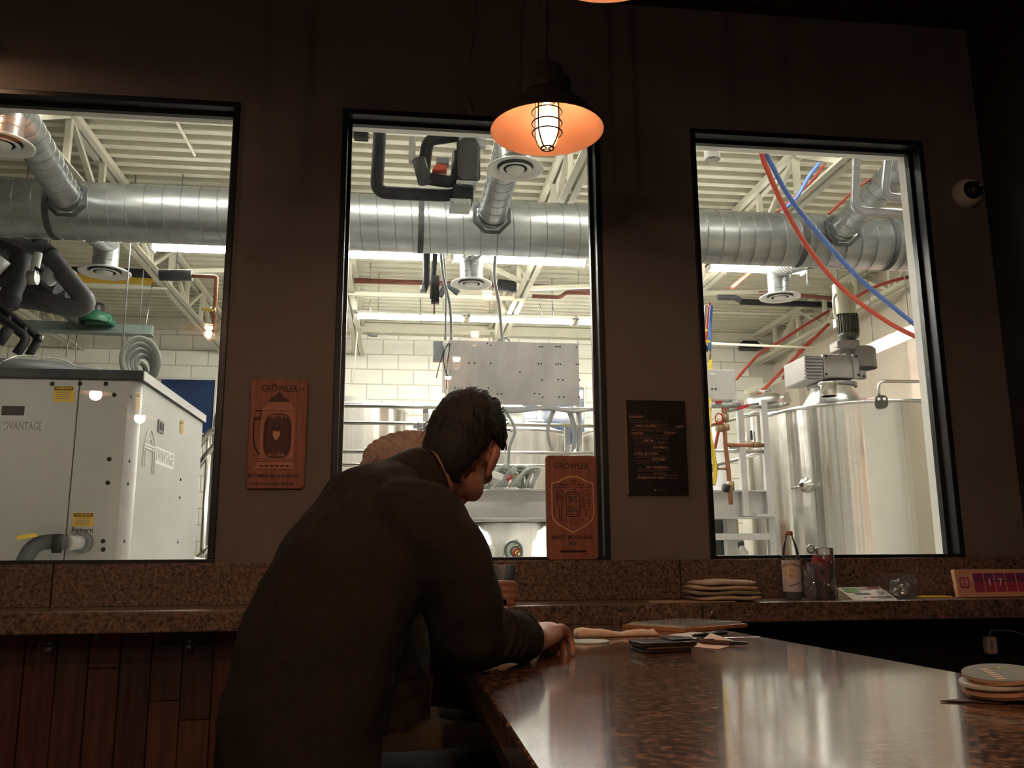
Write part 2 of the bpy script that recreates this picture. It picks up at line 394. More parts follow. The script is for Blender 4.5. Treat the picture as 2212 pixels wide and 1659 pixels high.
# ================================================================== THE BREWERY
M('steel_cream', (.60,.58,.47), .55, noise=.10, nscale=6)
M('deck_cream', (.56,.54,.43), .6, noise=.10, nscale=3)
M('block_white', (.86,.84,.76), .7, noise=.05, nscale=4, bump=.05, bscale=60)
M('mortar', (.56,.53,.46), .8, noise=.1)
M('drywall', (.60,.54,.45), .75, noise=.05, nscale=2)
M('concrete', (.5,.48,.45), .6, noise=.15, nscale=2)
M('galv', (.47,.49,.50), .34, metal=.85, noise=.25, nscale=4, stretch=(1,4,4), bump=.03, bscale=9)
M('galv_seam', (.30,.31,.31), .45, metal=.7, noise=.2)
M('duct_tape', (.075,.075,.078), .8, noise=.35, nscale=20)
M('diffuser_white', (.62,.61,.58), .5, noise=.06)
M('diffuser_dark', (.10,.10,.10), .7, noise=.2)
M('foam_black', (.030,.031,.034), .75, noise=.35, nscale=16, bump=.1, bscale=40)
M('foam_grey', (.09,.09,.095), .7, noise=.3, nscale=14)
M('pipe_rust', (.16,.055,.04), .6, noise=.3, nscale=8)
M('pipe_yellow', (.65,.42,.05), .5, noise=.1)
M('yellow', (.75,.55,.06), .45, noise=.08)
M('copper', (.42,.18,.10), .38, metal=.6, noise=.25, nscale=12)
M('brass', (.36,.25,.14), .42, metal=.7, noise=.25, nscale=14)
M('steel_dark', (.10,.11,.10), .5, metal=.4, noise=.25)
M('strut_green', (.16,.20,.18), .5, metal=.3, noise=.2)
M('green_motor', (.02,.10,.055), .5, noise=.2)
M('plastic_black', (.012,.012,.013), .45, noise=.3, nscale=10)
M('tube_on', (1,1,.97), .4, emit=TUBE, ecol=(1,.96,.86), noise=.001)
M('tube_dim', (1,1,.97), .4, emit=TUBE*.45, ecol=(1,.96,.86), noise=.001)
M('tube_low', (1,1,.97), .4, emit=TUBE*.12, ecol=(1,.96,.90), noise=.001)
M('tube_pink', (1,.5,.52), .4, emit=TUBE*.009, ecol=(1,.36,.40), noise=.001)
M('fixture_white', (.72,.72,.68), .5, noise=.04)
M('stainless', (.68,.66,.62), .24, metal=1, noise=.08, nscale=3, stretch=(1,1,.1), bump=1.0, bscale=7, bstretch=(1,1,.010))
_s = MATS['stainless'].node_tree; _b = _s.nodes['Principled BSDF']; _b.inputs['Anisotropic'].default_value = .85; _b.inputs['Anisotropic Rotation'].default_value = .25; _t = _s.nodes.new('ShaderNodeTangent'); _t.direction_type = 'RADIAL'; _t.axis = 'Z'; _s.links.new(_t.outputs[0], _b.inputs['Tangent'])   # brushed round the shell
M('stainless_lid', (.62,.62,.60), .28, metal=1, noise=.1, nscale=5)
M('stainless_rail', (.66,.64,.60), .25, metal=1, noise=.1, nscale=10)
M('alu_sheet', (.46,.44,.43), .42, metal=.35, noise=.25, nscale=5, stretch=(1,1,.5), detail=8)
M('alu_paint', (.55,.54,.54), .5, noise=.1, nscale=6)
M('grey_plastic', (.28,.29,.30), .5, noise=.15)
M('grey_cable', (.33,.33,.33), .5, noise=.15)
M('rubber_black', (.012,.012,.013), .6, noise=.3)
M('hose_red', (.62,.09,.055), .4, noise=.08)
M('hose_darkred', (.33,.045,.03), .45, noise=.15)
M('hose_blue', (.10,.20,.58), .4, noise=.08)
M('hose_grey', (.36,.37,.35), .6, noise=.2, nscale=30, stretch=(1,1,4))
M('chiller_grey', (.44,.43,.41), .5, metal=.15, noise=.06, nscale=90)
M('chiller_side', (.50,.51,.50), .42, noise=.08, nscale=4)
M('chiller_lid', (.045,.045,.05), .5, noise=.3, nscale=9)
M('print_white', (.85,.85,.83), .5, noise=.02)
M('print_grey', (.22,.21,.20), .5, noise=.02)
M('print_black', (.012,.012,.012), .5, noise=.02)
M('sticker_yellow', (.70,.42,.04), .5, noise=.04)
M('night_pane', (.03,.06,.16), .12, noise=.3, nscale=2, coat=.5)
M('motor_paint', (.50,.47,.36), .35, metal=.35, noise=.12, nscale=6)
M('motor_dark', (.09,.09,.075), .4, metal=.4, noise=.2)
M('gear_grey', (.27,.25,.245), .45, metal=.25, noise=.12, nscale=8)
M('cardboard', (.38,.24,.13), .8, noise=.15)
M('valve_red', (.45,.02,.03), .4, noise=.1)
M('pipe_silver', (.40,.40,.43), .35, metal=.55, noise=.15, nscale=10)

YF, XS, ZD = 11.4, 5.2, 4.31             # far wall, right side wall, roof deck
MB().box(-7, XS+.1, YB, YF+.3, -.1, 0).build('floor_brewery', 'concrete', kind='structure')
MB().box(XS, XS+.1, YB, YF+.2, 0, ZD+.2).build('wall_brewery_right', 'drywall', kind='structure')
MB().box(-7.1, -7, YB, YF+.2, 0, ZD+.2).build('wall_brewery_left', 'drywall', kind='structure')
# pilasters on the side wall
for y in (7.9, 10.6):
    MB().box(XS-.10, XS-.0005, y-.12, y+.12, 0, ZD-.01).build('trim_pilaster', 'drywall', kind='structure')

# far wall of painted concrete blocks
wf = thing('wall_far', 'white painted concrete block wall at the back of the brewery', 'wall', (0, YF, 0), kind='structure')
MB().box(-7, XS, YF+.012, YF+.2, 0, ZD).build('mortar_bed', 'mortar', wf)
GL = [(15,500,250,1210), (760,1285,270,1205), (1510,2040,320,1195)]
near, rest = [], []
BW, BH = .4064, .2032
for j in range(22):
    z0 = .02+j*BH
    if z0+BH > ZD: break
    for i in range(31):
        x0 = -7+.05+i*BW - (.5*BW if j % 2 else 0)
        if x0+BW > XS: continue
        q = px_of((x0+BW/2, YF, z0+BH/2))
        vis = any(a-20 < q[0] < b+20 and c < q[1] < d for a, b, c, d in GL)
        hide = (q[0] < 300 and q[1] > 800) or (q[0] > 1690 and q[1] > 860) or (960 < q[0] < 1240 and 750 < q[1] < 860) or q[1] > 1130 or (740 < q[0] < 860 and q[1] > 890)
        (near if vis and not hide else rest).append((x0, z0))
blk = None
for x0, z0 in near[:300]:
    if blk is None:
        m = MB(); b_ = .006
        m.add([(.005,.012,.005),(BW-.005,.012,.005),(BW-.005,.012,BH-.005),(.005,.012,BH-.005),(.005+b_,0,.005+b_),(BW-.005-b_,0,.005+b_),(BW-.005-b_,0,BH-.005-b_),(.005+b_,0,BH-.005-b_)],
              [(4,5,6,7),(0,1,5,4),(1,2,6,5),(2,3,7,6),(3,0,4,7)])
        blk = m.mesh('block', 'block_white')
    o = bpy.data.objects.new('block', blk); C.objects.link(o); o.parent = wf; o.location = (x0, 0, z0)
m = MB()
for x0, z0 in near[300:]+rest: m.box(x0+.005, x0+BW-.005, YF, YF+.012, z0+.005, z0+BH-.005)
m.build('block_field', 'block_white', wf, kind='stuff')

# steel roof deck with its ribs
rd = thing('roof_deck', 'cream painted corrugated steel roof deck of the brewery', 'roof deck', (0, 7, ZD), kind='structure')
MB().box(-7, XS+.1, YB, YF+.2, ZD, ZD+.05).build('deck_sheet', 'deck_cream', rd)
rib = MB(); L_ = XS+7
rib.add([(-7,-.048,0),(XS,-.048,0),(XS,-.03,-.04),(-7,-.03,-.04),(-7,.03,-.04),(XS,.03,-.04),(XS,.048,0),(-7,.048,0)], [(0,1,2,3),(3,2,5,4),(4,5,6,7),(0,3,4,7),(1,6,5,2)])
ribm = rib.mesh('deck_rib', 'deck_cream')
y = YB+.1
while y < YF:
    o = bpy.data.objects.new('deck_rib', ribm); C.objects.link(o); o.parent = rd; o.location = (0, y-7, 0); y += .152

# open-web roof joists running away from the window wall
ZJT, ZJB = ZD-.045, 3.845
def joist(x, lab, y0=YB+.02, y1=YF-.02):
    t = thing('roof_joist', lab, 'roof joist', (x, (y0+y1)/2, ZJB), 'open-web steel roof joists')
    for s in (-1, 1):
        MB().box(x+s*.012-(.045 if s < 0 else 0), x+s*.012+(.045 if s > 0 else 0), y0, y1, ZJT-.05, ZJT).build('top_chord', 'steel_cream', t)
        MB().box(x+s*.012-(.05 if s < 0 else 0), x+s*.012+(.05 if s > 0 else 0), y0, y1, ZJB, ZJB+.012).build('bottom_chord', 'steel_cream', t)
        MB().box(x+s*.014-.003, x+s*.014+.003, y0, y1, ZJB+.012, ZJB+.06).build('chord_leg', 'steel_cream', t)
    n = 12; st = (y1-y0)/n
    for k in range(n+1):
        y = y0+k*st
        if 0 < k < n: MB().box(x-.02, x+.02, y-.022, y+.022, ZJB+.01, ZJT-.01).build('web_post', 'steel_cream', t)
        if k < n:
            a, b = (ZJB+.03, ZJT-.03) if k % 2 else (ZJT-.03, ZJB+.03)
            MB().bar((x, y+.02, a), (x, y+st-.02, b), .035, .035).build('web_diagonal', 'steel_cream', t)
    return t
for x, lab in ((-4.05,'cream open-web roof joist at the far left edge'),(-2.28,'cream open-web roof joist crossing the left window'),(-.54,'cream open-web roof joist along the left edge of the middle window'),
               (1.2,'cream open-web roof joist crossing the right part of the middle window'),(2.95,'cream open-web roof joist in the left part of the right window'),(4.92,'cream open-web roof joist nearest the right side wall')):
    joist(x, lab)

# bridging angles between the joists
def bridging(p0, p1, lab, wd=.05):
    m = MB(); m.bar(p0, p1, wd, .006); m.bar(V(p0)+V((0,wd/2,wd/2)), V(p1)+V((0,wd/2,wd/2)), .006, wd)
    return m.build('bridging_angle', 'steel_cream', label=lab, cat='bracing', group='bridging angles between the joists')
bridging((-4.05,8.5,ZJB-.03), (-2.28,8.5,ZJB-.03), 'straight cream bridging angle below the pipes in the left window')
bridging((-.54,8.5,ZJB-.03), (1.25,8.5,ZJB-.03), 'straight cream bridging angle below the lights in the middle window')
bridging((-2.28,8.2,ZJB+.03), (-.54,8.7,ZJT-.1), 'sloping cream bridging angle right of the left joist')
bridging((1.2,8.3,ZJB+.02), (2.95,8.9,ZJT-.1), 'sloping cream bridging angle at the right of the middle window')
bridging((-.54,6.9,ZJT-.08), (1.2,8.2,ZJB+.05), 'crossing cream bridging angle behind the lights in the middle window')
bridging((2.95,8.3,ZJB+.02), (4.92,8.9,ZJT-.1), 'sloping cream bridging angle behind the right diffuser')
bridging((2.95,7.7,ZJT-.1), (4.92,7.2,ZJB+.08), 'cream bridging angle running down to the mixer motor')
bridging((-2.3,5.0,ZJT-.06), (-.54,5.6,ZJB+.12), 'cream bridging angle above the duct in the left window')
bridging((2.95,5.05,ZJT-.1), (1.2,5.5,ZJB+.1), 'cream bridging angle above the duct in the right window')
MB().tube([(-1.6,5.0,ZD-.055),(-1.58,6.4,ZD-.055)], .012, 8).build('conduit', 'steel_cream', label='thin cream conduit along the deck in the left window', cat='conduit')

# ------------------------------------------------------------------ spiral duct
YD, ZDU, RD = 5.9, 1.28+2.295, .198
du = thing('spiral_duct', 'large galvanised spiral duct running across all three windows', 'duct', (0, YD, ZDU))
MB().cyl((-6.9,YD,ZDU), (XS-.05,YD,ZDU), RD, n=48).build('duct_pipe', 'galv', du)
x = -5.0
m = None
seam = MB()
pts = [(.085*(k/24-.5), RD*1.004*math.cos(2*math.pi*k/24+1.4), RD*1.004*math.sin(2*math.pi*k/24+1.4)) for k in range(25)]
seam.tube(pts, .0035, 5, False); seam_m = seam.mesh('seam', 'galv_seam')
while x < 5.0:
    o = bpy.data.objects.new('spiral_seam', seam_m); C.objects.link(o); o.parent = du; o.location = (x, 0, 0); x += .118
def band(x, wd, tilt=0):
    MB().tube([(x-wd/2,YD,ZDU),(x+wd/2,YD,ZDU)], RD*1.012, 40, False).build('tape_band', 'duct_tape', du)
for px_ in (910,1745,1940,90):
    band(A(px_, 490, YD-RD).x, .04)
# branches
def branch(start, mid, end, r, dif, lab, tape=True, dr=.19, hub=True):
    """start on the trunk, elbow, then down to a round diffuser"""
    start, mid, end = V(start), V(mid), V(end)
    t = thing('branch_duct', lab, 'duct', end, 'branch ducts with round diffusers')
    path = bend([start, mid, end], .28, 8)
    MB().tube(path, r, 28, False).build('branch_pipe', 'galv', t)
    d = (mid-start).normalized(); n = max(3, int((mid-start).length/.09))
    s = MB()
    tot = 0; last = path[0]
    for a, b in zip(path, path[1:]):
        L = (b-a).length; k = 0
        while tot <= L:
            c = a+(b-a).normalized()*tot; dd = (b-a).normalized(); sd = dd.cross(Z_ if abs(dd.z) < .9 else X_).normalized(); uu = dd.cross(sd)
            s.tube([c+dd*.03*(j/16-.5)+(sd*math.cos(j*math.pi/8)+uu*math.sin(j*math.pi/8))*r*1.008 for j in range(17)], .003, 5, False); tot += .09
        tot -= L
    s.build('seams', 'galv_seam', t)
    # saddle where the branch leaves the trunk
    sad = MB(); x0 = start.x; sgn = -1 if d.y < 0 else 1
    def on(dx, ang): return V((x0+dx, YD+sgn*RD*1.02*math.cos(ang), ZDU+RD*1.02*math.sin(ang)))
    el = math.asin(max(-1, min(1, (start.z-ZDU)/RD)))
    oct_ = [(math.cos(a)*(r*1.45), math.sin(a)*(r*1.45)/RD) for a in [math.radians(22.5+45*k) for k in range(8)]]
    oi = [(a*.82, b*.82) for a, b in oct_]
    k = len(sad.v)
    for lst, rr in ((oct_,1),(oi,1)):
        pass
    P = [on(a, el+b) for a, b in oct_]+[on(a, el+b) for a, b in oi]
    sad.add(P, [(i, (i+1) % 8, 8+(i+1) % 8, 8+i) for i in range(8)])
    if tape:
        so = sad.build('saddle_tape', 'duct_tape', t); md = so.modifiers.new('thick', 'SOLIDIFY'); md.thickness = .008
        MB().add(P[8:], [tuple(range(8))]).build('saddle_plate', 'galv', t)
    MB().cyl(start-d*.01, start+d*.05, r*1.06, n=28, caps=False).build('collar', 'galv', t)
    # diffuser
    e = end
    MB().lathe([(r*.95,.02),(dr*.93,.0),(dr,-.008),(dr,-.014),(dr*.93,-.016),(dr*.62,.006)], 40, e).build('diffuser_cone', 'diffuser_white', t)
    MB().lathe([(dr*.64,.004),(dr*.5,.012),(0,.02)], 32, e).build('diffuser_throat', 'diffuser_dark', t)
    MB().lathe([(dr*.58,-.012),(dr*.55,-.02),(dr*.42,-.008)], 36, e).build('diffuser_ring', 'diffuser_white', t)
    MB().lathe([(dr*.33,-.012),(dr*.30,-.022),(0,-.024)], 28, e).build('diffuser_disc', 'diffuser_white', t)
    return t
def dp(px_, py_, Y): return A(px_, py_, Y)
RB = .098
c1 = dp(1113,362,4.75); s1 = V((A(1063,480,YD-RD).x, YD-RD*.8, ZDU+.02))
branch(s1, V((c1.x, c1.y+.02, c1.z+.27)), c1, RB, 0, 'branch duct coming forward to the large white diffuser below the pendant lamp', dr=.168)
c2 = dp(2,308,4.6); s2 = V((A(140,440,YD-RD).x, YD-RD*.8, ZDU+.02))
branch(s2, V((c2.x, c2.y+.02, c2.z+.27)), c2, RB, 0, 'branch duct coming forward to the diffuser cut off by the left edge', dr=.165)
c3 = dp(226,586,7.05); s3 = V((A(200,505,YD+RD).x, YD+RD*.75, ZDU-.06))
branch(s3, V((c3.x, c3.y, c3.z+.26)), c3, RB, 0, 'branch duct dropping to the diffuser behind the duct in the left window', tape=False, dr=.2)
c4 = dp(1018,611,7.1); s4 = V((A(1028,540,YD+RD).x, YD+RD*.75, ZDU-.06))
branch(s4, V((c4.x, c4.y, c4.z+.3)), c4, RB, 0, 'branch duct dropping to the diffuser behind the duct in the middle window', tape=False, dr=.175)
c5 = dp(1685,640,7.0); s5 = V((A(1745,560,YD+RD).x, YD+RD*.75, ZDU-.06))
branch(s5, V((c5.x, c5.y, c5.z+.28)), c5, RB, 0, 'branch duct bending down to the diffuser in the right window', tape=False, dr=.175)
c6 = dp(2010,330,4.7); s6 = V((A(1822,505,YD-RD).x, YD-RD*.8, ZDU+.03))
branch(s6, V((c6.x, c6.y+.02, c6.z+.1)), c6+V((0,0,-.2)), RB, 0, 'branch duct coming forward behind the silver pipes in the right window', dr=.165)

# ------------------------------------------------------------------ fluorescent fixtures
def fixture(p0, p1, lab, mat='tube_on', wd=.10, lens=None):
    p0, p1 = V(p0), V(p1); d = (p1-p0).normalized(); sd = d.cross(Z_)
    t = thing('fluorescent_fixture', lab, 'ceiling light', (p0+p1)/2, 'fluorescent fixtures in the brewery')
    MB().bar(p0+V((0,0,.035)), p1+V((0,0,.035)), wd*1.1, .04).build('housing', 'fixture_white', t)
    for s in (-1, 1):
        MB().tube([p0+sd*s*wd*.28+d*.02, p1+sd*s*wd*.28-d*.02], .019, 10).build('tube', mat, t)
    for e, s in ((p0,1),(p1,-1)):
        MB().bar(e, e+d*s*.018, wd*1.1, .06).build('end_cap', 'fixture_white', t)
    for e in (p0.lerp(p1,.2), p0.lerp(p1,.8)):
        MB().cyl(e+V((0,0,.05)), V((e.x,e.y,ZD)), .004, n=6).build('hanger', 'galv_seam', t)
    return t
ZF = 3.775
names1 = ['white hot fluorescent fixture in the left window','fluorescent fixture hidden between the left and middle windows','bright fluorescent fixture at the left of the middle window','bright fluorescent fixture at the right of the middle window','fluorescent fixture left of the elbow duct in the right window']
xs = [-2.06,-.80,.415,1.66,2.70]; xe = [-.86,.375,1.60,2.62,3.62]
for a, b, lab in zip(xs, xe, names1): fixture((a,7.16,ZF), (b,7.16,ZF), lab)
xs = [-.49,.72,1.93]; xe = [.68,1.89,3.1]
for a, b, lab in zip(xs, xe, ['farther fluorescent fixture, left end of the back row','farther fluorescent fixture, middle of the back row','farther fluorescent fixture, right end of the back row']):
    fixture((a,9.2,ZF+.02), (b,9.2,ZF+.02), lab, 'tube_on')
for a, b, lab in ((-2.2,-1.0,'fluorescent fixture over the duct side of the left window'),(-.45,1.05,'fluorescent fixture over the duct side of the middle window'),(1.5,2.7,'fluorescent fixture above the pier between middle and right windows'),(3.2,4.6,'fluorescent fixture over the duct side of the right window')):
    fixture((a,4.85,4.19), (b,4.85,4.19), lab, 'tube_dim')
# slanting fixture near the right wall, its side glowing pink
q0 = Ax(1864,765,4.62); q1 = Ax(1995,708,4.62)
t = fixture(q0, q1, 'long fixture glowing pink along its side, right of the mixer', 'tube_low', wd=.10)
dq = (q1-q0).normalized(); sq = dq.cross(Z_)
for ob in [MB().bar(q0+sq*.07+V((0,0,-.03)), q1+sq*.07+V((0,0,-.03)), .004, .10)]: ob.build('pink_lens', 'tube_pink', t)

# ------------------------------------------------------------------ brewery equipment
def pbox(m, x0, x1, y0, y1, Y, dep):
    """box whose front face at depth Y covers the given part of the view"""
    cx, cy = (x0+x1)/2, (y0+y1)/2
    return m.box(A(x0,cy,Y).x, A(x1,cy,Y).x, Y, Y+dep, A(cx,y1,Y).z, A(cx,y0,Y).z)
def pp(pts, Y): return [A(a, b, (c[0] if c else Y)) for a, b, *c in pts]
def pipe(name, pts, Y, r, mat, lab, cat='pipe', rad=.12, n=12, group=None, parent=None):
    P = bend(pp(pts, Y), rad)
    return MB().tube(P, r, n).build(name, mat, parent, label=lab if parent is None else None, cat=cat if parent is None else None, group=group)

# cooling unit
YC, YC2 = 4.0, 5.28
cxr = A(290,1000,YC).x; ct = A(290,822,YC).z; cl = -3.1
ch = thing('cooling_unit', 'tall grey cabinet cooling unit with black lid behind the left window', 'chiller', (cxr-.6, 4.6, 0))
seamx = A(156,1000,YC).x
MB().box(cl, seamx-.002, YC, YC+.03, .08, ct).build('front_panel', 'chiller_grey', ch, .004)
MB().box(seamx+.002, cxr-.045, YC, YC+.03, .08, ct).build('front_panel', 'chiller_grey', ch, .004)
m = MB(); m.tube([(cxr-.045,YC+.045,.06),(cxr-.045,YC+.045,ct)], .0445, 28); m.build('corner_post', 'alu_paint', ch)
MB().box(cxr-.03, cxr, YC+.05, YC2, .08, ct).build('side_panel', 'chiller_side', ch, .004)
MB().box(cl, cxr-.031, YC+.031, YC2-.02, .06, ct-.005).build('core', 'print_black', ch)
MB().box(cl, cxr-.05, YC+.1, YC2, 0, .06).build('plinth', 'plastic_black', ch)
zl2 = A(290,800,YC).z
MB().box(cl, cxr+.012, YC-.012, YC2+.012, ct, zl2).build('lid_rim', 'chiller_lid', ch, .008)
MB().box(cxr+.012, cxr+.016, YC-.005, YC2+.01, ct+.002, zl2-.003).build('lid_side_trim', 'alu_paint', ch)
dm = MB(); dc = V((A(90,790,4.6).x, 4.62, zl2))
dm.lathe([(.62,0),(.60,.03),(.5,.07),(.34,.095),(.15,.108),(0,.11)], 36, dc); dm.build('fan_shroud', 'chiller_lid', ch)
ln = [A(0,785,4.02),A(30,771,4.15),A(60,768,4.2),A(100,772,4.2),A(140,779,4.15),A(165,791,4.08),A(190,794,4.05),A(222,799,4.01)]
MB().tube(smooth_path(ln,4), .003, 6).build('lid_wire', 'print_white', ch)
MB().obox(A(98,773,4.19), (.03,.004,.014)).build('wire_tag', 'print_white', ch)
def sticker(px0, px1, py0, py1, word, parent, mapf=None):
    if mapf is None: mapf = lambda a, b: A(a, b, YC)
    tl, tr, bl, br = mapf(px0,py0), mapf(px1,py0), mapf(px0,py1), mapf(px1,py1)
    ux = (tr-tl); uy = (tl-bl); n = ux.cross(uy).normalized()*-1
    n = -n if n.dot(CAM-tl) < 0 else n
    s = MB().add([p+n*.0012 for p in (bl,br,tr,tl)], [(0,1,2,3)]).build('warning_sticker', 'sticker_yellow', parent)
    tb = tl-uy*.04; MB().add([p+n*.0018 for p in (tl+ux*.05-uy*.27, tr-ux*.05-uy*.27, tr-ux*.05-uy*.04, tl+ux*.05-uy*.04)], [(0,1,2,3)]).build('sticker_band', 'print_black', s)
    text('sticker_word', word, 'sticker_yellow', s, tl+ux*.5-uy*.155+n*.002, ux, uy, uy.length*.2, width=ux.length*.8, ext=.0003, off=uy.length*.006)
    for k in range(4):
        a = tl+ux*.12-uy*(.40+.14*k)+n*.0016; MB().bar(a, a+ux*(.74-.08*(k%2)), .0004, .0035, uy).build('sticker_line', 'print_grey', s)
sticker(116,160,834,868,'WARNING',ch); sticker(158,203,1108,1137,'WARNING',ch)
# handle recess and maker's lettering
pbox(MB(),3,52,877,897,YC-.003,.01).build('handle_recess','print_black',ch,.002); pbox(MB(),8,47,881,892,YC-.005,.006).build('handle_grip','plastic_black',ch)
def Fc(a, b): return A(a, b, YC-.0008)
a, b = Fc(5,929), Fc(93,911)
pbox(MB(),4,94,913,929,YC-.001,.002).build('logo_band','alu_paint',ch)
text('logo_lettering','DVANTAGE','print_grey',ch,A(49,921,YC-.0014),X_,Z_,.05,width=A(91,920,YC).x-A(8,920,YC).x,ext=.0005,off=.001)
MB().tube([A(-8+17*math.cos(t*math.pi/10), 922-17*math.sin(t*math.pi/10), YC-.001) for t in range(-4,15)], .003, 6).build('logo_arch','alu_paint',ch)
# side lettering
def Sd(a, b): return Ax(a, b, cxr+.0012)
o_, e_ = Sd(333,995), Sd(374,1008)
ys0, ys1 = Sd(336,980).y, Sd(375,1000).y
zt, zb_ = Sd(334,962).z, Sd(334,1000).z
MB().add([(cxr+.001,ys0,zb_),(cxr+.001,ys1,zb_),(cxr+.001,ys1,zt),(cxr+.001,ys0,zt)],[(0,1,2,3)]).build('logo_band','print_white',ch)
text('logo_lettering','DVANTAGE','chiller_side',ch,(cxr+.0016,(ys0+ys1)/2,(zt+zb_)/2),Y_,Z_,(zt-zb_)*.95,width=(ys1-ys0)*.92,ext=.0006,off=.003)
ya0, ya1 = Sd(311,960).y, Sd(336,960).y; za, zb2 = Sd(322,927).z, Sd(313,1008).z
yc_ = (ya0+ya1)/2; ra = (ya1-ya0)/2
for rr, zz in ((ra,0),(ra*.66,-.03)):
    P = [(cxr+.002,yc_-rr,zb2)]+[(cxr+.002, yc_-rr*math.cos(k*math.pi/12), za-ra*1.3+rr*1.3*math.sin(k*math.pi/12)) for k in range(13)]+[(cxr+.002,yc_+rr,zb2-.02)]
    MB().tube(P, .0035, 6).build('logo_arch','print_white',ch)
for zz in (.42,.5): MB().bar((cxr+.002,yc_-ra*.9,za+(zb2-za)*zz),(cxr+.002,yc_+ra*.9,za+(zb2-za)*zz),.004,.008).build('logo_crossbar','print_white',ch)
sticker(294,301,848,884,'WARNING',ch,Sd); sticker(389,396,908,936,'WARNING',ch,Sd)
p_ = Sd(347,922); MB().box(cxr-.002,cxr+.006,p_.y-.05,p_.y+.05,p_.z-.03,p_.z+.03).build('side_latch','print_grey',ch,.002); MB().box(cxr+.004,cxr+.008,p_.y-.03,p_.y+.035,p_.z-.016,p_.z+.018).build('latch_slot','print_black',ch)
for a, b in ((247,853),(236,992),(233,1043),(223,1169),(223,1187),(113,829),(173,829),(229,829)):
    MB().lathe([(.010,0),(.010,.002),(.006,.004),(0,.005)],12,A(a,b,YC),-Y_).build('bolt','print_black',ch)
for a, b in ((283,857),(279,996),(276,1045),(268,1169),(390,1036),(388,1075),(384,1171)):
    MB().lathe([(.008,0),(.008,.002),(.004,.004),(0,.005)],10,Sd(a,b),X_).build('bolt','print_black',ch)
# return pipe with ball valve at the bottom of the front
vp = A(178,1172,YC)
MB().cyl(vp, vp+V((0,-.03,0)), .045, n=20).build('port_flange','galv_seam',ch)
MB().cyl(vp+V((0,-.03,0)), vp+V((-.03,-.09,-.002)), .03, n=16).build('port_coupling','alu_paint',ch)
bp = bend([vp+V((-.03,-.085,0)), vp+V((-.15,-.12,.004)), vp+V((-.25,-.14,-.28))], .06)
MB().tube(bp, .032, 14).build('return_pipe','foam_grey',ch)
MB().tube([vp+V((-.05,-.09,-.005)), vp+V((-.085,-.1,-.005))], .04, 14).build('pipe_clamp','plastic_black',ch)
MB().bar(vp+V((-.13,-.15,.03)), vp+V((-.20,-.16,.018)), .012, .016).build('valve_lever','yellow',ch)
text('handwriting','Return','print_black',ch,A(178,1145,YC-.001),X_,Z_,.032,ext=.0004)
# conduit coil lying on the unit
hc = thing('conduit_coil', 'coil of grey flexible conduit standing on the cooling unit', 'hose', A(300,805,4.75))
for k, (w_, h_, cx_) in enumerate(((38,75,300),(31,62,302),(25,50,305),(18,38,308),(11,24,300))):
    P = [A(cx_+w_*math.sin(t*math.pi/16)+(4 if t < 0 else 8)*abs(t)/16, 806-h_+h_*(1-math.cos(t*math.pi/16))*.62, 4.60+.05*k+t*.006) for t in range(-13,14)]
    MB().tube(P, .0155, 12).build('loop','hose_grey',hc)
# stair rails and ground-level bits right of the unit
sr = thing('stair_rail', 'steel stair handrails between the cooling unit and the window edge', 'handrail', A(430,1190,6.8))
MB().tube(bend(pp([(392,1012),(452,932),(490,922)],6.9),.15), .026, 12).build('upper_rail','stainless_rail',sr)
MB().tube(bend(pp([(392,1055),(462,962),(490,958)],6.9),.15), .024, 12).build('lower_rail','stainless_rail',sr)
MB().tube(pp([(428,1205),(466,1170)],6.9), .024, 12).build('stair_stringer','stainless_rail',sr)
MB().tube([A(452,945,6.9), V((A(452,945,6.9).x,6.9,0))], .02, 10).build('rail_post','stainless_rail',sr)
tk = thing('narrow_tank','narrow grey tank at the right edge of the left window','tank',A(478,1000,8.5)*1)
tkx = A(482,1000,8.4).x
local_c = V((tkx,8.4,0)); MB().lathe([(.11,0),(.11,A(0,900,8.4).z),(.09,A(0,884,8.4).z),(0,A(0,880,8.4).z)],28,local_c).build('shell','galv',tk); MB().lathe([(.115,.9),(.115,.94)],28,local_c).build('band','galv_seam',tk)
fu = thing('floor_unit','small grey pump housing on the floor beside the cooling unit','pump',V((A(400,1190,6.2).x,6.2,0)))
fz = A(397,1200,6.2).z
MB().lathe([(.2,0),(.2,fz-.08),(.14,fz-.02),(.03,fz)],24,V((A(397,1190,6.2).x,6.2,0))).build('dome','alu_paint',fu)
pbox(MB(),391,401,1163,1185,6.15,.06).build('junction_box','fixture_white',fu,.004); MB().cyl(A(396,1185,6.18),A(396,1202,6.18),.012).build('stub','galv',fu)

# windows of the far wall, night-blue
def far_window(name, x0, x1, y0, y1, bars, lab):
    t = thing(name, lab, 'window', A((x0+x1)/2,y1,YF-.03), kind='structure'); f = 5
    m = MB(); pbox(m,x0,x1,y0,y1,YF-.012,.01); m.build('pane','night_pane',t)
    for bx in ((x0-f,x1+f,y0-f,y0),(x0-f,x1+f,y1,y1+f),(x0-f,x0,y0,y1),(x1,x1+f,y0,y1)): pbox(MB(),*bx,YF-.035,.034).build('frame','fixture_white',t,.004)
    for b_ in bars: pbox(MB(),b_-5,b_+5,y0,y1,YF-.03,.028).build('mullion','fixture_white',t)
far_window('window_4',343,461,820,935,[],'blue night window in the block wall, left window view')
far_window('window_5',1130,1262,836,960,[1165,1245],'blue night window behind the steel tanks in the middle view')
for i, (a,b,c,d) in enumerate(((432,462,915,935),(1195,1215,900,915))):
    pass

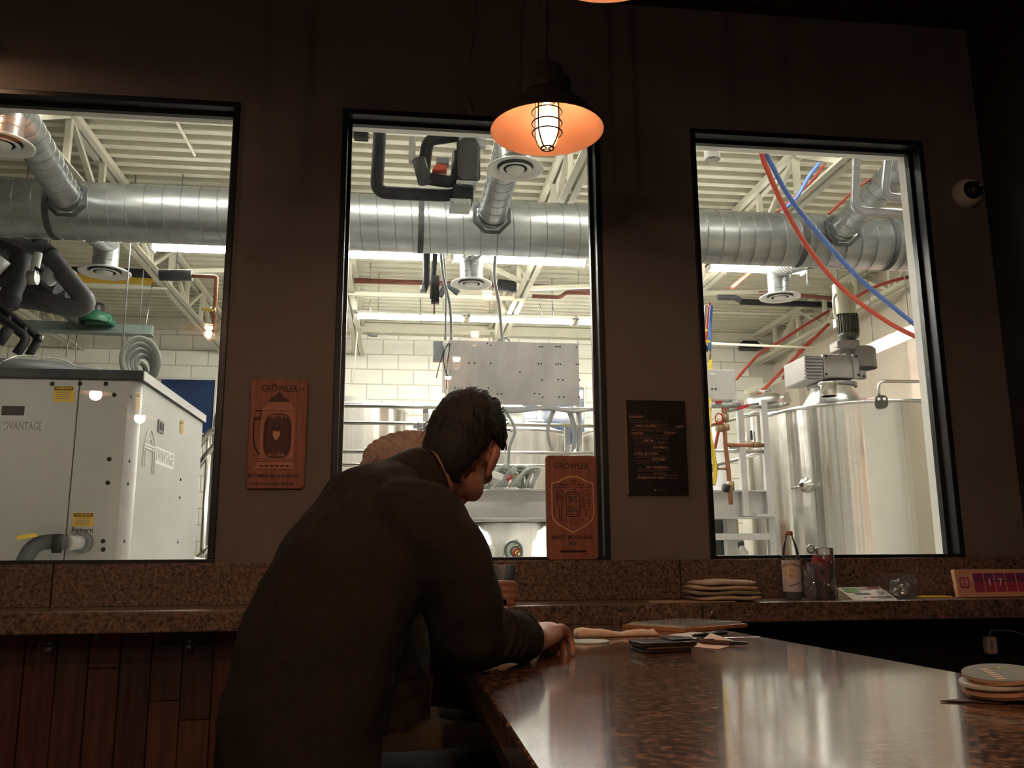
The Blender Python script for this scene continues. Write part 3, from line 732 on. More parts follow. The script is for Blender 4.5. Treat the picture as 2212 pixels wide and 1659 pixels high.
# left: insulated pipes, fan, green strut
pg = thing('insulated_pipes','thick dark insulated pipes descending in the left window','pipe',A(60,560,6.6))
MB().tube(bend(pp([(-60,470),(60,520),(100,545),(190,655,),(165,668),(30,640)],6.6),.08), .070, 16).build('pipe_run','foam_grey',pg)
MB().tube(pp([(-70,500),(50,560),(130,620)],6.75), .07, 16).build('pipe_run','foam_grey',pg)
MB().tube(pp([(-40,590),(150,630)],6.9), .075, 16).build('pipe_run','foam_black',pg)
MB().tube(pp([(-40,640),(160,660)],7.0), .065, 16).build('pipe_run','foam_black',pg)
MB().tube(bend(pp([(45,550),(38,600),(22,640),(28,668)],6.3),.1), [.07]*7+[.04], 14).build('riser','foam_black',pg)
MB().tube(pp([(-20,580),(5,555)],6.2), .07, 16).build('pipe_end','alu_paint',pg)
MB().tube(pp([(83,546),(74,590)],6.2), .028, 12).build('valve_stem','alu_paint',pg); MB().tube(pp([(62,600),(80,600)],6.2), .05, 12).build('valve_body','galv_seam',pg)
MB().bar(A(76,578,6.15),A(94,590,6.15),.02,.02).build('valve_lever','plastic_black',pg)
for a, b in ((82,527),(106,552)): MB().tube(pp([(a-2,b-2),(a+2,b+2)],6.6),.073,16).build('strap','plastic_black',pg)
for a, b in ((112,594),(142,596)): MB().tube(pp([(a-8,b-5),(a+8,b+8)],6.62),.073,16).build('wrap','alu_paint',pg)
lp = thing('small_pipes','pair of thin dark pipes on a cream strut at the lower left','pipe',A(40,720,7.4))
MB().tube(bend(pp([(-30,665),(60,730),(35,765)],7.4),.06), .036, 12).build('pipe_run','foam_black',lp); MB().tube(bend(pp([(-20,650),(85,730),(62,768)],7.45),.06), .032, 12).build('pipe_run','foam_black',lp)
MB().bar(A(-20,660,7.5),A(90,730,7.5),.06,.04).build('strut','steel_cream',lp)
for a, b in ((19,684),(53,707),(84,727)): MB().tube(pp([(a,b-4),(a,b+12)],7.42),.025,8).build('clamp','plastic_black',lp)
MB().cyl(A(-5,742,7.3),A(20,708,7.3),.045,n=12).build('cap','foam_black',lp)
yp = pipe('gas_pipe',[(-30,565),(140,598),(330,612)],9.0,.05,'pipe_yellow','yellow gas pipe running behind the left diffuser')
pipe('gas_pipe',[(150,578),(390,590)],9.4,.09,'foam_black','thick black pipe behind the left diffuser')
st = thing('green_strut','grey-green steel channel below the exhaust blower','beam',A(170,708,8.0))
MB().bar(A(45,704,8.0),A(330,716,8.0),.06,.10).build('web','strut_green',st); MB().bar(A(45,713,7.95),A(330,724,7.95),.12,.012).build('flange','strut_green',st)
bl = thing('exhaust_blower','green exhaust blower with black motor on the steel channel','blower',A(205,700,7.9))
MB().lathe([(.13,0),(.135,.02),(.135,.08),(.09,.1)],24,A(205,698,7.9)).build('housing','green_motor',bl); pbox(MB(),180,240,683,699,7.85,.2).build('scroll','green_motor',bl,.02)
MB().lathe([(.07,.0),(.07,.09),(.06,.12),(0,.13)],20,A(206,684,7.9)+V((0,0,.0))).build('motor','plastic_black',bl); pbox(MB(),184,192,662,676,7.8,.05).build('terminal_box','plastic_black',bl); pbox(MB(),193,202,663,678,7.79,.02).build('plate','fixture_white',bl)
MB().tube(bend(pp([(120,655),(160,680),(180,697)],8.0),.1),.075,16).build('inlet','galv',bl)
for a, b, c, d in ((282,520,262,790),(310,700,316,745),(330,610,308,745),(167,712,163,770),(150,712,143,770)):
    MB().tube(([V((A(a,b,6.9).x,6.9,ZD))] if a == 282 else [])+pp([(a,b),(c,d)],6.9 if a == 282 else 8.5 if a > 200 else 8.0), .0055, 6).build('hanging_rod','galv', label={282:'thin rod hung before the left diffuser',310:'thin rod left of the joist end',330:'thin rod hung from the bridging angle',167:'dark thin cable over the cooling unit, right of the pair',150:'dark thin cable over the cooling unit, left of the pair'}[a], cat='rod', group='thin rods and cables in the left window')
cp = thing('copper_pipe','copper pipe with yellow valve lever in the left window','pipe',A(460,700,6.8))
MB().tube(bend(pp([(360,594),(468,598),(461,720)],6.8),.02),.016,10).build('pipe_run','copper',cp)
MB().cyl(A(345,594,6.8),A(415,595,6.8),.045,n=16).build('sleeve','foam_grey',cp); MB().bar(A(435,668,6.76),A(460,670,6.76),.012,.018).build('lever','yellow',cp); MB().cyl(A(461,664,6.8),A(461,680,6.8),.024,n=12).build('valve','brass',cp)

# middle window: insulated loop with valve body
vl = thing('valve_manifold','black insulated pipe loop with valve block near the head of the middle window','pipe',A(930,400,4.3))
MB().tube(bend(pp([(824,60),(820,300),(813,415),(960,422),(1000,418)],4.3),.06),.034,16).build('pipe_run','foam_black',vl)
MB().tube(bend(pp([(1000,120),(1000,290),(970,296),(925,302),(920,330),(914,385),(985,395),(990,330)],4.25),.05),.032,16).build('pipe_loop','foam_black',vl)
MB().tube(pp([(905,345),(918,395)],4.2),.036,16).build('loop_sleeve','foam_grey',vl)
pbox(MB(),991,1034,298,388,4.15,.16).build('valve_block','foam_grey',vl,.02)
MB().tube(pp([(1012,292),(1012,385)],4.23),.062,20).build('valve_cover','foam_grey',vl)
pbox(MB(),979,1023,395,430,4.2,.12).build('lower_block','foam_black',vl,.01); pbox(MB(),973,1018,429,440,4.18,.14).build('mount_plate','galv',vl)
pbox(MB(),986,1030,390,398,4.16,.12).build('bracket','galv',vl)
pbox(MB(),883,898,293,347,4.2,.05).build('actuator_plate','alu_paint',vl,.01); pbox(MB(),1034,1050,300,316,4.2,.04).build('bracket','galv',vl)
MB().prism([(0,0),(.075,0),(.075,.03),(.02,.035)],A(934,366,4.2),X_,Z_,(0,.05,0)).build('orange_tag','hose_red',vl); pbox(MB(),943,970,340,352,4.19,.06).build('actuator','grey_plastic',vl,.004)
for a, b in ((993,398),(1025,397),(978,438),(1012,438)): MB().lathe([(.006,0),(.006,.01),(0,.012)],8,A(a,b,4.15),-Y_).build('nut','galv',vl)
dt = thing('ceiling_box','small dark box at the upper left corner of the middle window','box',A(780,285,4.0)); pbox(MB(),764,795,283,294,4.0,.06).build('body','plastic_black',dt,.004); pbox(MB(),760,797,277,283,3.99,.08).build('base','grey_plastic',dt)

# hanging dark pipes and cables in the middle window
hp = thing('hanging_pipes','bundle of dark vertical pipes hanging behind the duct','pipe',A(935,680,6.9))
MB().tube(pp([(922,530),(921,610),(916,630)],6.9),[.030,.030,.022],12).build('pipe','foam_black',hp); MB().tube(pp([(941,535),(934,645)],6.85),.022,12).build('pipe','foam_black',hp)
pbox(MB(),932,949,595,653,6.8,.06).build('fin_block','plastic_black',hp); MB().tube(pp([(938,650),(938,678)],6.83),.007,8).build('rod','pipe_rust',hp); MB().tube(pp([(915,618),(914,632)],6.9),.028,10).build('coupling','galv_seam',hp)
for i, (pts, Y, r, lab) in enumerate(([[(952,545),(958,600),(972,660),(975,740)],6.5,.012,'grey cable curving down to the metal panel, left of the pair'],[[(958,545),(963,620),(962,735)],6.55,.009,'grey cable hanging straight to the metal panel'],[[(1070,550),(1068,600),(1078,660),(1085,740)],6.5,.013,'grey cable falling to the top of the metal panel, right one'])):
    MB().tube(smooth_path(pp(pts,Y),5), r, 8).build('cable','grey_cable',label=lab,cat='cable',group='cables feeding the metal panel')
MB().tube(smooth_path([A(1088+13*math.sin(t/3),738-9*math.cos(t/3),6.6+.01*(t%5)) for t in range(0,40)],2),.009,6).build('cable_coil','grey_cable',label='small cable coil on top of the metal panel',cat='cable')
sp = thing('sprinkler_pipe','dark red pipe run across the back of the middle window','pipe',A(900,610,9.0))
MB().tube(pp([(765,606),(1290,624)],8.9),.028,10).build('pipe_run','pipe_rust',sp); MB().tube(pp([(1075,615),(1128,622)],8.8),.062,14).build('sleeve','foam_black',sp); MB().tube(bend(pp([(1150,640),(1210,643),(1222,632),(1290,634)],8.8),.08),.022,10).build('branch','pipe_rust',sp); MB().tube(bend(pp([(990,634),(965,612),(950,640)],8.0),.06),.03,10).build('elbow','foam_black',sp)
for i, (a,b,c,d) in enumerate(((800,648,797,668),(908,645,908,690),(1165,655,1172,678),(1193,658,1198,680))):
    MB().tube(bend(pp([(a,b),(c,d),(c+4,d+2)],8.7),.02),.006,6).build('wire_hook','galv',label=['bent wire hook at the left of the middle window','bent wire hook below the bundle of pipes','bent wire hook right of the joist, first','bent wire hook right of the joist, second'][i],cat='hook',group='wire hooks on the far pipes')
MB().tube(pp([(772,718),(762,830)],8.5),.006,6).build('pull_cord','steel_cream',label='thin pull cord hanging at the left of the middle window',cat='cord')
pbox(MB(),800,815,716,724,YF-.1,.1).build('wall_bracket','grey_plastic',label='small grey bracket high on the white block wall',cat='bracket')
MB().box(-6.9, XS-.01, YF-.16, YF-.02, ZD-.17, ZD-.045).build('ledger_beam','steel_cream',label='cream ledger beam along the top of the block wall',cat='beam')

# perforated metal panel with wiring
YP = 6.4
mp = thing('metal_panel','large weathered aluminium panel drilled with holes, above the leaning man','panel',A(1105,874,YP))
pbox(MB(),968,1251,738,874,YP,.012).build('sheet','alu_sheet',mp,.003); pbox(MB(),958,967,741,874,YP+.0,.25).build('side_return','alu_paint',mp); pbox(MB(),968,1251,738,743,YP+.013,.2).build('top_return','alu_paint',mp)
for a, b in ((1053,742),(1060,746),(1166,749),(1171,749),(1201,749),(1206,749),(1210,749),(1245,750),(1013,784),(1025,784),(1060,785),(1163,786),(1169,786),(1201,787),(1206,786),(1211,787),(1245,787),(1250,787),(1171,821),(1206,820),(1216,821),(1252,821),(983,838),(1055,838),(1075,851),(1083,851),(1155,850),(1165,851),(1172,858),(1208,858),(1218,858),(1251,858),(1123,804)):
    MB().cyl(A(a,b,YP-.0015),A(a,b,YP+.002),.0065,n=10).build('hole','print_black',mp)
pbox(MB(),936,957,736,777,YP+.05,.1).build('junction_box','grey_plastic',mp,.006)
for k, pts in enumerate(([(975,742),(962,752),(958,775),(962,800),(968,812)],[(970,740),(958,760),(946,800),(943,816)],[(972,745),(966,790),(965,840)])):
    MB().tube(smooth_path(pp(pts,YP-.03),5),.004,6).build('loose_wire','plastic_black',mp)
cb = thing('cable_run','bundle of grey cables sagging along the lower edge of the metal panel','cable',A(1160,885,YP-.02))
for k in range(5):
    MB().tube(smooth_path(pp([(1050,878+k),(1110,882+2*k),(1180,879+k),(1240,886+k),(1285,886-k)],YP-.03-.012*k),6),.009,7).build('strand','grey_cable',cb)
for k, pts in enumerate(([(1085,880),(1112,925),(1100,970),(1098,1030)],[(1195,885),(1183,920),(1186,950),(1192,972)],[(1200,885),(1190,910),(1184,935)],[(1228,890),(1238,920),(1240,945),(1236,975)],[(1233,890),(1245,930),(1240,970)],[(1240,886),(1252,905),(1248,975)])):
    MB().tube(smooth_path(pp(pts,YP-.06),6),.011 if k != 2 else .006,7).build('drop_cable','grey_cable',cb)

# platform with guard rails (middle and right window)
YR = 6.5
pf = thing('platform','aluminium work platform with guard rails across the middle and right windows','platform',V((2,YR+.5,0)))
xl_, xr_ = A(690,1000,YR).x, A(1655,1000,YR).x
z1, z0 = A(1100,1058,YR).z, A(1100,1122,YR).z
MB().box(xl_,xr_,YR,YR+.014,z0+.012,z1).build('channel_web','alu_paint',pf)
MB().box(xl_,xr_,YR-.07,YR,z0,z0+.012).build('channel_flange','alu_paint',pf); MB().box(xl_,xr_,YR-.05,YR,z1-.012,z1).build('channel_flange','alu_paint',pf)
MB().box(xl_,xr_,YR+.015,YR+.30,z0+.05,z0+.08).build('deck','alu_paint',pf)
for y_, r in ((881,.015),(917,.015),(978,.015),(1006,.014)):
    za = A(1000,y_,YR).z
    MB().tube([(xl_,YR-.02,za),(A(1290,y_,YR).x+.1,YR-.02,za)],r,10).build('guard_rail','stainless_rail',pf)
for a, top in ((918,874),(1252,862),(905,912),(1226,912)):
    p_ = A(a,1000,YR+.02); MB().box(p_.x-.02,p_.x+.02,YR+.0,YR+.04,z0,A(a,top,YR).z).build('guard_post','alu_paint',pf)
MB().lathe([(.03,0),(.03,.03)],12,A(893,917,YR-.03),X_).build('clamp','galv',pf)
for a, t_, b_ in ((1600,866,1116),(1652,866,1200)):
    p_ = A(a,1000,YR); MB().box(p_.x-.024,p_.x+.024,YR-.06,YR-.015,(A(a,b_,YR).z if b_ < 1150 else 0),A(a,t_,YR).z).build('guard_post','alu_paint',pf)
for y_ in (880,976):
    za = A(1600,y_,YR).z; MB().tube([(A(1500,y_,YR).x,YR-.04,za),(A(1650,y_,YR).x,YR-.04,za)],.016,10).build('guard_rail','stainless_rail',pf)
MB().tube(pp([(1500,930,7.4),(1645,888,6.5)],7),.015,10).build('side_rail','stainless_rail',pf); MB().tube(pp([(1530,1010,7.4),(1645,978,6.5)],7),.015,10).build('side_rail','stainless_rail',pf)
for a, b, c in ((1520,1150,1166),): pbox(MB(),1480,1668,1152,1166,YR-.1,.2).build('step_tread','alu_paint',pf)
pbox(MB(),1636,1678,1110,1116,YR-.12,.05).build('bracket','alu_paint',pf)
for xx in (A(940,1100,YR).x, A(1236,1100,YR).x, xr_-.3): MB().box(xx-.04,xx+.04,YR+.02,YR+.1,0,z0+.05).build('leg','alu_paint',pf)
jb = thing('junction_box_pile','grey junction box on a heap of coiled cables on the platform','cable',A(1085,1056,YR-.05))
for k in range(11):
    a0 = 1035+k*8; pts = [(a0,1052),(a0+20,1032-(k%4)*7),(a0+50,1020-(k%3)*6),(1130+k*2-6*(k%3),1054)]
    MB().tube(smooth_path(pp(pts,YR-.02-.012*k),5),.013,8).build('strand','hose_grey',jb)
MB().obox(A(1072,1028,YR-.18),(.085,.06,.05),Matrix.Rotation(.3,3,'Y')@Matrix.Rotation(.4,3,'Z')).build('box','fixture_white',jb,.004)
MB().tube(pp([(1102,1032),(1116,1012)],YR-.2),[.008,.012],8).build('plug','grey_plastic',jb); MB().tube(pp([(1096,1038),(1104,1028)],YR-.2),.012,8).build('plug_grip','valve_red',jb); MB().tube(pp([(1105,1030),(1122,1027)],YR-.2),.003,6).build('green_wire','yellow',jb)

# tanks
def tank(name, lab, pxc, Y, pxe, py_top, cone=.0, lid=None, band=True, py_low=None):
    c = A(pxc,1000,Y); dist = math.hypot(c.x,c.y); az = lambda p: math.atan2(A(p,1000,1).x,1)
    r = dist*math.sin(abs(az(pxe)-az(pxc)))
    d = dist-r; e = A(pxc,py_top,1); z = CAM.z+(e.z-CAM.z)/math.hypot(e.x,e.y)*d
    t = thing(name, lab, 'tank', (c.x,c.y,0)); o = V((c.x,c.y,0))
    MB().lathe([(r,.35),(r,z)],72,o).build('shell','stainless',t)
    MB().lathe([(r,.35),(r*.5,.2),(.1,.15)],48,o).build('bottom_cone','stainless',t)
    for k in range(4):
        a = math.pi/4+k*math.pi/2; MB().cyl(o+V((r*.8*math.cos(a),r*.8*math.sin(a),0)),o+V((r*.8*math.cos(a),r*.8*math.sin(a),.5)),.04,n=12).build('leg','stainless_rail',t)
    if band: MB().lathe([(r*1.0,z-.02),(r*1.012,z-.018),(r*1.012,z+.006),(r*.99,z+.01)],72,o).build('rim','stainless_lid',t)
    MB().lathe([(r*.995,z),(r*.6,z+cone*.55),(r*.25,z+cone*.95),(0,z+cone)],64,o).build('lid','stainless_lid',t)
    return t, o, r, z
t1,o1,r1,zz1 = tank('steel_tank','steel tank at the left edge of the middle window',736,9.0,879,868,.16)
t2,o2,r2,zz2 = tank('steel_tank','steel tank with a white manway ring beside the man in the middle window',1115,8.8,1229,925,.16)
MB().lathe([(.17,0),(.17,.10),(.19,.10),(.19,.13),(.15,.13)],32,V((A(1090,900,8.7).x,8.6,zz2+.07))).build('manway','fixture_white',t2)
MB().lathe([(.02,0),(.02,.2)],10,V((A(1130,900,8.7).x,8.6,zz2+.12)),X_).build('manway_latch','galv',t2)
t3,o3,r3,zz3 = tank('steel_tank','steel tank cut off by the right edge of the middle window',1365,8.6,1256,922,.12)
t5,o5,r5,zz5 = tank('steel_tank','steel tank with a domed manway behind the big mash tank',1700,8.4,1597,888,.05)
mw = V((A(1655,862,8.2).x,8.2,A(1655,876,8.2).z))
MB().lathe([(.22,0),(.22,.04),(.21,.06),(.14,.10),(0,.125)],36,mw).build('manway_dome','stainless_lid',t5); MB().bar(A(1692,862,8.0),A(1705,858,8.0),.05,.10).build('clamp','stainless_rail',t5); MB().tube(pp([(1640,846),(1665,842)],8.1),.012,8).build('handle','stainless_rail',t5)
pbox(MB(),1600,1613,934,952,7.86,.004).build('label_plate','print_white',t5); pbox(MB(),1601,1610,936,941,7.855,.004).build('label_mark','valve_red',t5); pbox(MB(),1622,1626,930,950,7.86,.02).build('thermometer','plastic_black',t5)
tb,ob,rb,zb = tank('mash_tank','big brushed steel mash tank with a mixer drive, filling the right window',1860,6.9,1650,866,.13)
# tank fittings
def on_tank(px_, py_, o, r):
    d = ray(px_,py_); a = d.x*d.x+d.y*d.y; b = -2*(d.x*o.x+d.y*o.y); c = o.x*o.x+o.y*o.y-r*r
    q = (-b-math.sqrt(max(0,b*b-4*a*c)))/(2*a); return CAM+d*q
f_ = on_tank(1742,1048,ob,rb); nrm = (f_-V((ob.x,ob.y,f_.z))).normalized()
MB().lathe([(.06,0),(.055,.02),(.035,.03),(.035,.05),(.02,.06)],20,f_,nrm).build('sample_port','stainless_lid',tb); MB().lathe([(.012,.06),(.012,.063),(0,.063)],10,f_,nrm).build('port_hole','print_black',tb)
sd = nrm.cross(Z_); MB().tube([f_+nrm*.045-sd*.10,f_+nrm*.045+sd*.11-V((0,0,.02))],.008,8).build('port_handle','stainless_rail',tb)
f2 = on_tank(1904,868,ob,rb*1.01); n2 = (f2-V((ob.x,ob.y,f2.z))).normalized(); s2_ = Z_.cross(n2)
MB().prism(rrect(-.045,.045,-.05,.05,.03),f2,s2_,Z_,n2*.012).build('lifting_lug','motor_dark',tb)
for s in (-1,1): MB().cyl(f2+s2_*s*.02+Z_*.02+n2*.011,f2+s2_*s*.02+Z_*.02+n2*.0145,.012,n=12).build('lug_hole','print_white',tb)
MB().tube(bend([f2+Z_*.03-n2*.05,f2+Z_*.17-n2*.05,f2+Z_*.18-n2*.05+V((.9,0,.0))],.06),.012,10).build('lid_pipe','stainless_rail',tb)
# mixer drive, a part group of the tank lid
nk = V((A(1798,850,6.75).x,6.75,zb+.07))
MB().lathe([(.255,-.02),(.17,.12),(.175,.125),(.175,.14),(.0,.14)],40,nk).build('drive_cone','stainless_lid',tb)
MB().lathe([(.06,0),(.06,.09),(.075,.09),(.075,.11),(0,.11)],20,A(1791,856,6.3)).build('sight_port','stainless_rail',tb)
md_ = thing('mixer_drive','grey gear motor with upright motor on top of the mash tank','motor',nk+V((0,0,.14)))
pbox(MB(),1779,1850,766,816,6.55,.36).build('gear_case','gear_grey',md_,.012)
pbox(MB(),1740,1778,768,820,6.52,.4).build('finned_case','gear_grey',md_,.01)
for k in range(7): pbox(MB(),1738,1777,771+k*7,774+k*7,6.505,.02).build('fin','gear_grey',md_)
MB().lathe([(.12,0),(.12,.16),(.10,.18),(0,.18)],28,A(1862,797,6.7)).build('gear_nose','gear_grey',md_)
pbox(MB(),1844,1856,764,818,6.53,.03).build('case_flange','gear_grey',md_,.004); pbox(MB(),1779,1785,764,818,6.53,.03).build('case_flange','gear_grey',md_,.004)
pbox(MB(),1858,1872,800,818,6.6,.05).build('foot','gear_grey',md_,.006)
for a, b in ((1784,769),(1785,808),(1850,770),(1855,810),(1866,813)): MB().cyl(A(a,b,6.525),A(a,b,6.54),.011,n=10).build('bolt','print_black',md_)
MB().lathe([(.2,0),(.2,.03)],32,nk+V((0,0,.135)),cap0=True,cap1=True).build('mount_flange','gear_grey',md_)
pbox(MB(),1814,1858,733,755,6.62,.18).build('coupling_case','gear_grey',md_,.012); pbox(MB(),1809,1838,736,750,6.58,.05).build('coupling_lug','gear_grey',md_,.006); pbox(MB(),1826,1852,755,768,6.66,.1).build('coupling_base','gear_grey',md_)
mc = A(1834,730,6.72)
def mz(y_): return A(1834,y_,6.72).z-mc.z
MB().lathe([(.05,mz(736)),(.085,mz(728)),(.085,mz(722)),(.078,mz(720)),(.078,mz(680))],32,mc).build('motor_body','motor_dark',md_)
for k in range(20):
    a = 2*math.pi*k/20; MB().bar(mc+V((.081*math.cos(a),.081*math.sin(a),mz(720))),mc+V((.081*math.cos(a),.081*math.sin(a),mz(680))),.006,.012,V((math.cos(a),math.sin(a),0))).build('motor_fin','motor_dark',md_)
MB().lathe([(.09,mz(682)),(.092,mz(680)),(.092,mz(640)),(.088,mz(638)),(.088,mz(622)),(.08,mz(615)),(0,mz(612))],32,mc+V((-.02,0,0))).build('fan_cover','motor_paint',md_)
MB().tube(bend(pp([(1806,636),(1800,645),(1803,680),(1808,690)],6.6),.04),.012,8).build('cable','fixture_white',md_)
pbox(MB(),1806,1812,688,706,6.62,.05).build('terminal','motor_paint',md_)

# right window: hoses, pipes, control box, pipework
MB().tube(smooth_path(pp([(1600,90,3.4),(1640,310,3.45),(1662,378,3.5),(1700,460,3.6),(1760,555,3.7),(1830,632,3.8),(1925,700,3.95),(2010,742,4.1)],3.6),8),.0115,12).build('red_hose','hose_red',label='bright red hose sweeping across the right window',cat='hose')
MB().tube(smooth_path(pp([(1612,80,3.4),(1648,300,3.45),(1670,362,3.5),(1715,440,3.6),(1790,530,3.7),(1860,605,3.8),(1940,672,3.95),(2010,728,4.1)],3.62),8),.0115,12).build('blue_hose','hose_blue',label='bright blue hose sweeping across the right window',cat='hose')
for i, (pts, Y, r, mat, lab) in enumerate((
  ([(1770,352),(1745,385),(1722,425),(1690,455)],5.2,.012,'hose_blue','blue hose end hanging beside the roof joist above the duct'),
  ([(1782,355),(1750,395),(1700,440),(1680,458)],5.3,.009,'hose_darkred','dark red hose beside the blue one above the duct'),
  ([(1905,375),(1860,400),(1790,462)],5.2,.009,'hose_darkred','dark red line running behind the branch duct'),
  ([(1650,570),(1620,588),(1580,622)],7.4,.018,'hose_red','orange-red pipe end under the duct in the right window'),
  ([(1790,672),(1735,705),(1690,735),(1640,765),(1590,820)],9.2,.016,'hose_darkred','dark red hose arching left behind the joist'),
  ([(1790,700),(1740,750),(1690,800),(1640,850),(1600,875)],9.0,.018,'hose_darkred','dark red hose arching down to the manway'),
  ([(1757,730),(1725,760),(1695,810),(1690,820)],9.1,.010,'hose_darkred','thin dark red hose left of the gearbox'),
  ([(1965,598),(1925,608),(1880,625),(1800,670)],7.6,.016,'hose_darkred','dark red hose behind the joist right of the motor'),
  ([(1575,875),(1555,920),(1540,990)],6.7,.014,'hose_darkred','dark red hose dropping behind the brass pipework'))):
    MB().tube(smooth_path(pp(pts,Y),6),r,8).build('hose',mat,label=lab,cat='hose',group='red and blue hoses in the right window')
for i, (pts, lab) in enumerate(([[(1856,140),(1851,330),(1846,455),(1990,463)],'thick silver pipe elbow at the upper right, lower of the two'],[[(1925,140),(1920,330),(1910,425),(1990,432)],'thick silver pipe elbow at the upper right, upper of the two'])):
    pipe('silver_pipe',pts,4.1+.1*i,.023,'pipe_silver',lab,rad=.06,group='silver pipes at the upper right')
sc_ = thing('pvc_fitting','small white cup-shaped fitting at the head of the right window','fitting',A(1540,335,4.0)); MB().lathe([(.040,0),(.042,.06),(.035,.06),(.034,.005)],24,A(1539,345,4.0)).build('cup','print_white',sc_); MB().lathe([(.03,.02),(0,.02)],18,A(1539,345,4.0)).build('throat','grey_plastic',sc_); MB().cyl(A(1539,345,4.0)+V((0,0,.06)),A(1539,345,4.0)+V((0,0,.4)),.015).build('stem','print_white',sc_)
pipe('rust_pipe',[(1565,632),(1640,633),(1750,640),(1830,648)],8.6,.022,'pipe_rust','rusty pipe running behind the right diffuser')
pipe('rust_pipe',[(1550,642),(1590,643),(1600,650)],8.0,.028,'foam_black','short black pipe stub at the left of the right window')
pipe('rust_pipe',[(1600,652),(1840,660)],9.4,.035,'foam_black','thick black pipe far behind the right diffuser')
MB().tube(pp([(1540,675),(1900,682)],9.6),.012,8).build('cross_rod','steel_cream',label='long thin rod across the right window, upper one',cat='rod'); MB().tube(pp([(1535,742),(1768,752)],8.2),.014,8).build('cross_rod','steel_cream',label='thin rod across the right window above the control box',cat='rod')
for i, (a, b) in enumerate(((1745,595),(1808,598))): MB().tube(bend(pp([(a,b-20),(a-1,b+20),(a+6,b+24)],6.9),.02),.007,6).build('wire_hook','galv',label=['wire hook hanging under the duct near the elbow duct','wire hook hanging under the duct near the motor'][i],cat='hook',group='wire hooks under the duct')
MB().bar(A(1610,848,9.6),A(1745,800,9.6),.03,.05).build('wall_angle','steel_cream',label='cream angle sloping behind the gearbox',cat='bracing')
pbox(MB(),1606,1647,736,752,YF-.2,.18).build('wall_speaker','plastic_black',label='black boxy speaker high on the far block wall',cat='speaker')
cbx = thing('control_box','grey metal control box at the left of the right window','control box',A(1555,865,6.2)); pbox(MB(),1495,1590,798,864,6.2,.15).build('case','alu_paint',cbx,.008)
pbox(MB(),1533,1545,806,811,6.195,.01).build('badge','fixture_white',cbx); pbox(MB(),1537,1540,838,842,6.196,.006).build('screw','print_black',cbx); pbox(MB(),1545,1548,838,842,6.196,.006).build('screw','print_black',cbx); pbox(MB(),1582,1592,864,868,6.2,.15).build('flange','alu_paint',cbx)
bpw = thing('brass_pipework','brass and copper pipe stand with small valves left of the mash tank','pipe',A(1575,1090,6.0))
YB_ = 6.05
MB().tube(pp([(1563,880),(1567,960),(1574,1020),(1579,1090)],YB_),.016,10).build('riser','copper',bpw)
MB().tube(pp([(1569,961),(1650,962)],YB_),.015,10).build('branch','copper',bpw); MB().tube(pp([(1626,961),(1640,961)],YB_),.022,10).build('branch_valve','brass',bpw); MB().bar(A(1630,955,YB_),A(1629,932,YB_),.008,.012).build('lever','grey_plastic',bpw)
for a, b, c in ((1566,895,910),(1568,918,930),(1578,1040,1060)): MB().cyl(A(a,b,YB_),A(a+1,c,YB_),.026,n=12).build('fitting','brass',bpw)
MB().cyl(A(1548,924,YB_-.02),A(1562,925,YB_-.02),.03,n=12).build('valve','brass',bpw); MB().tube([A(1553+8*math.cos(k*math.pi/8),904+11*math.sin(k*math.pi/8),YB_-.05) for k in range(17)],.005,6).build('hand_wheel','valve_red',bpw)
MB().tube(pp([(1535,876),(1600,876)],YB_),.022,10).build('cross_pipe','galv',bpw); MB().bar(A(1545,869,YB_-.03),A(1560,868,YB_-.03),.01,.016).build('red_lever','valve_red',bpw); MB().bar(A(1594,883,YB_-.03),A(1616,876,YB_-.03),.012,.022).build('red_lever','valve_red',bpw)
MB().cyl(A(1537,1011,YB_),A(1548,1011,YB_),.032,n=14).build('gauge','plastic_black',bpw); MB().tube(pp([(1545,1012),(1573,1013)],YB_),.010,8).build('gauge_pipe','brass',bpw)
MB().tube(pp([(1538,918),(1560,910)],YB_),.010,8).build('side_pipe','copper',bpw); MB().cyl(A(1562,1053,YB_-.03),A(1574,1056,YB_-.03),.03,n=12).build('black_knob','plastic_black',bpw)
MB().tube(smooth_path(pp([(1533,862,6.21),(1532,930),(1541,980),(1545,1020),(1540,1048)],5.9),6),.016,10).build('yellow_hose','yellow',label='yellow hose looping beside the gas cylinder',cat='hose')
gd = thing('air_drop','vertical red and blue air lines with yellow valves at the left of the right window','hose',A(1530,780,6.3))
MB().tube(smooth_path(pp([(1533,655),(1528,700),(1523,742)],6.3),4),.012,8).build('red_line','hose_red',gd); MB().tube(smooth_path(pp([(1537,660),(1534,700),(1533,756)],6.28),4),.014,8).build('blue_line','hose_blue',gd)
MB().tube(pp([(1524,660),(1520,745)],6.32),.010,8).build('post','alu_paint',gd); MB().bar(A(1519,713,6.25),A(1528,714,6.25),.012,.018).build('valve_lever','yellow',gd); MB().bar(A(1522,737,6.25),A(1534,738,6.25),.012,.018).build('valve_lever','yellow',gd)
MB().cyl(A(1534,778,6.28),A(1534,797,6.28),.016,n=10).build('yellow_coupling','yellow',gd); MB().cyl(A(1534,757,6.28),A(1534,778,6.28),.009,n=8).build('nipple','brass',gd); MB().cyl(A(1520,753,6.25),A(1526,752,6.25),.03,n=12).build('gauge','plastic_black',gd); MB().cyl(A(1524,765,6.3),A(1524,782,6.3),.014,n=8).build('bowl','fixture_white',gd)
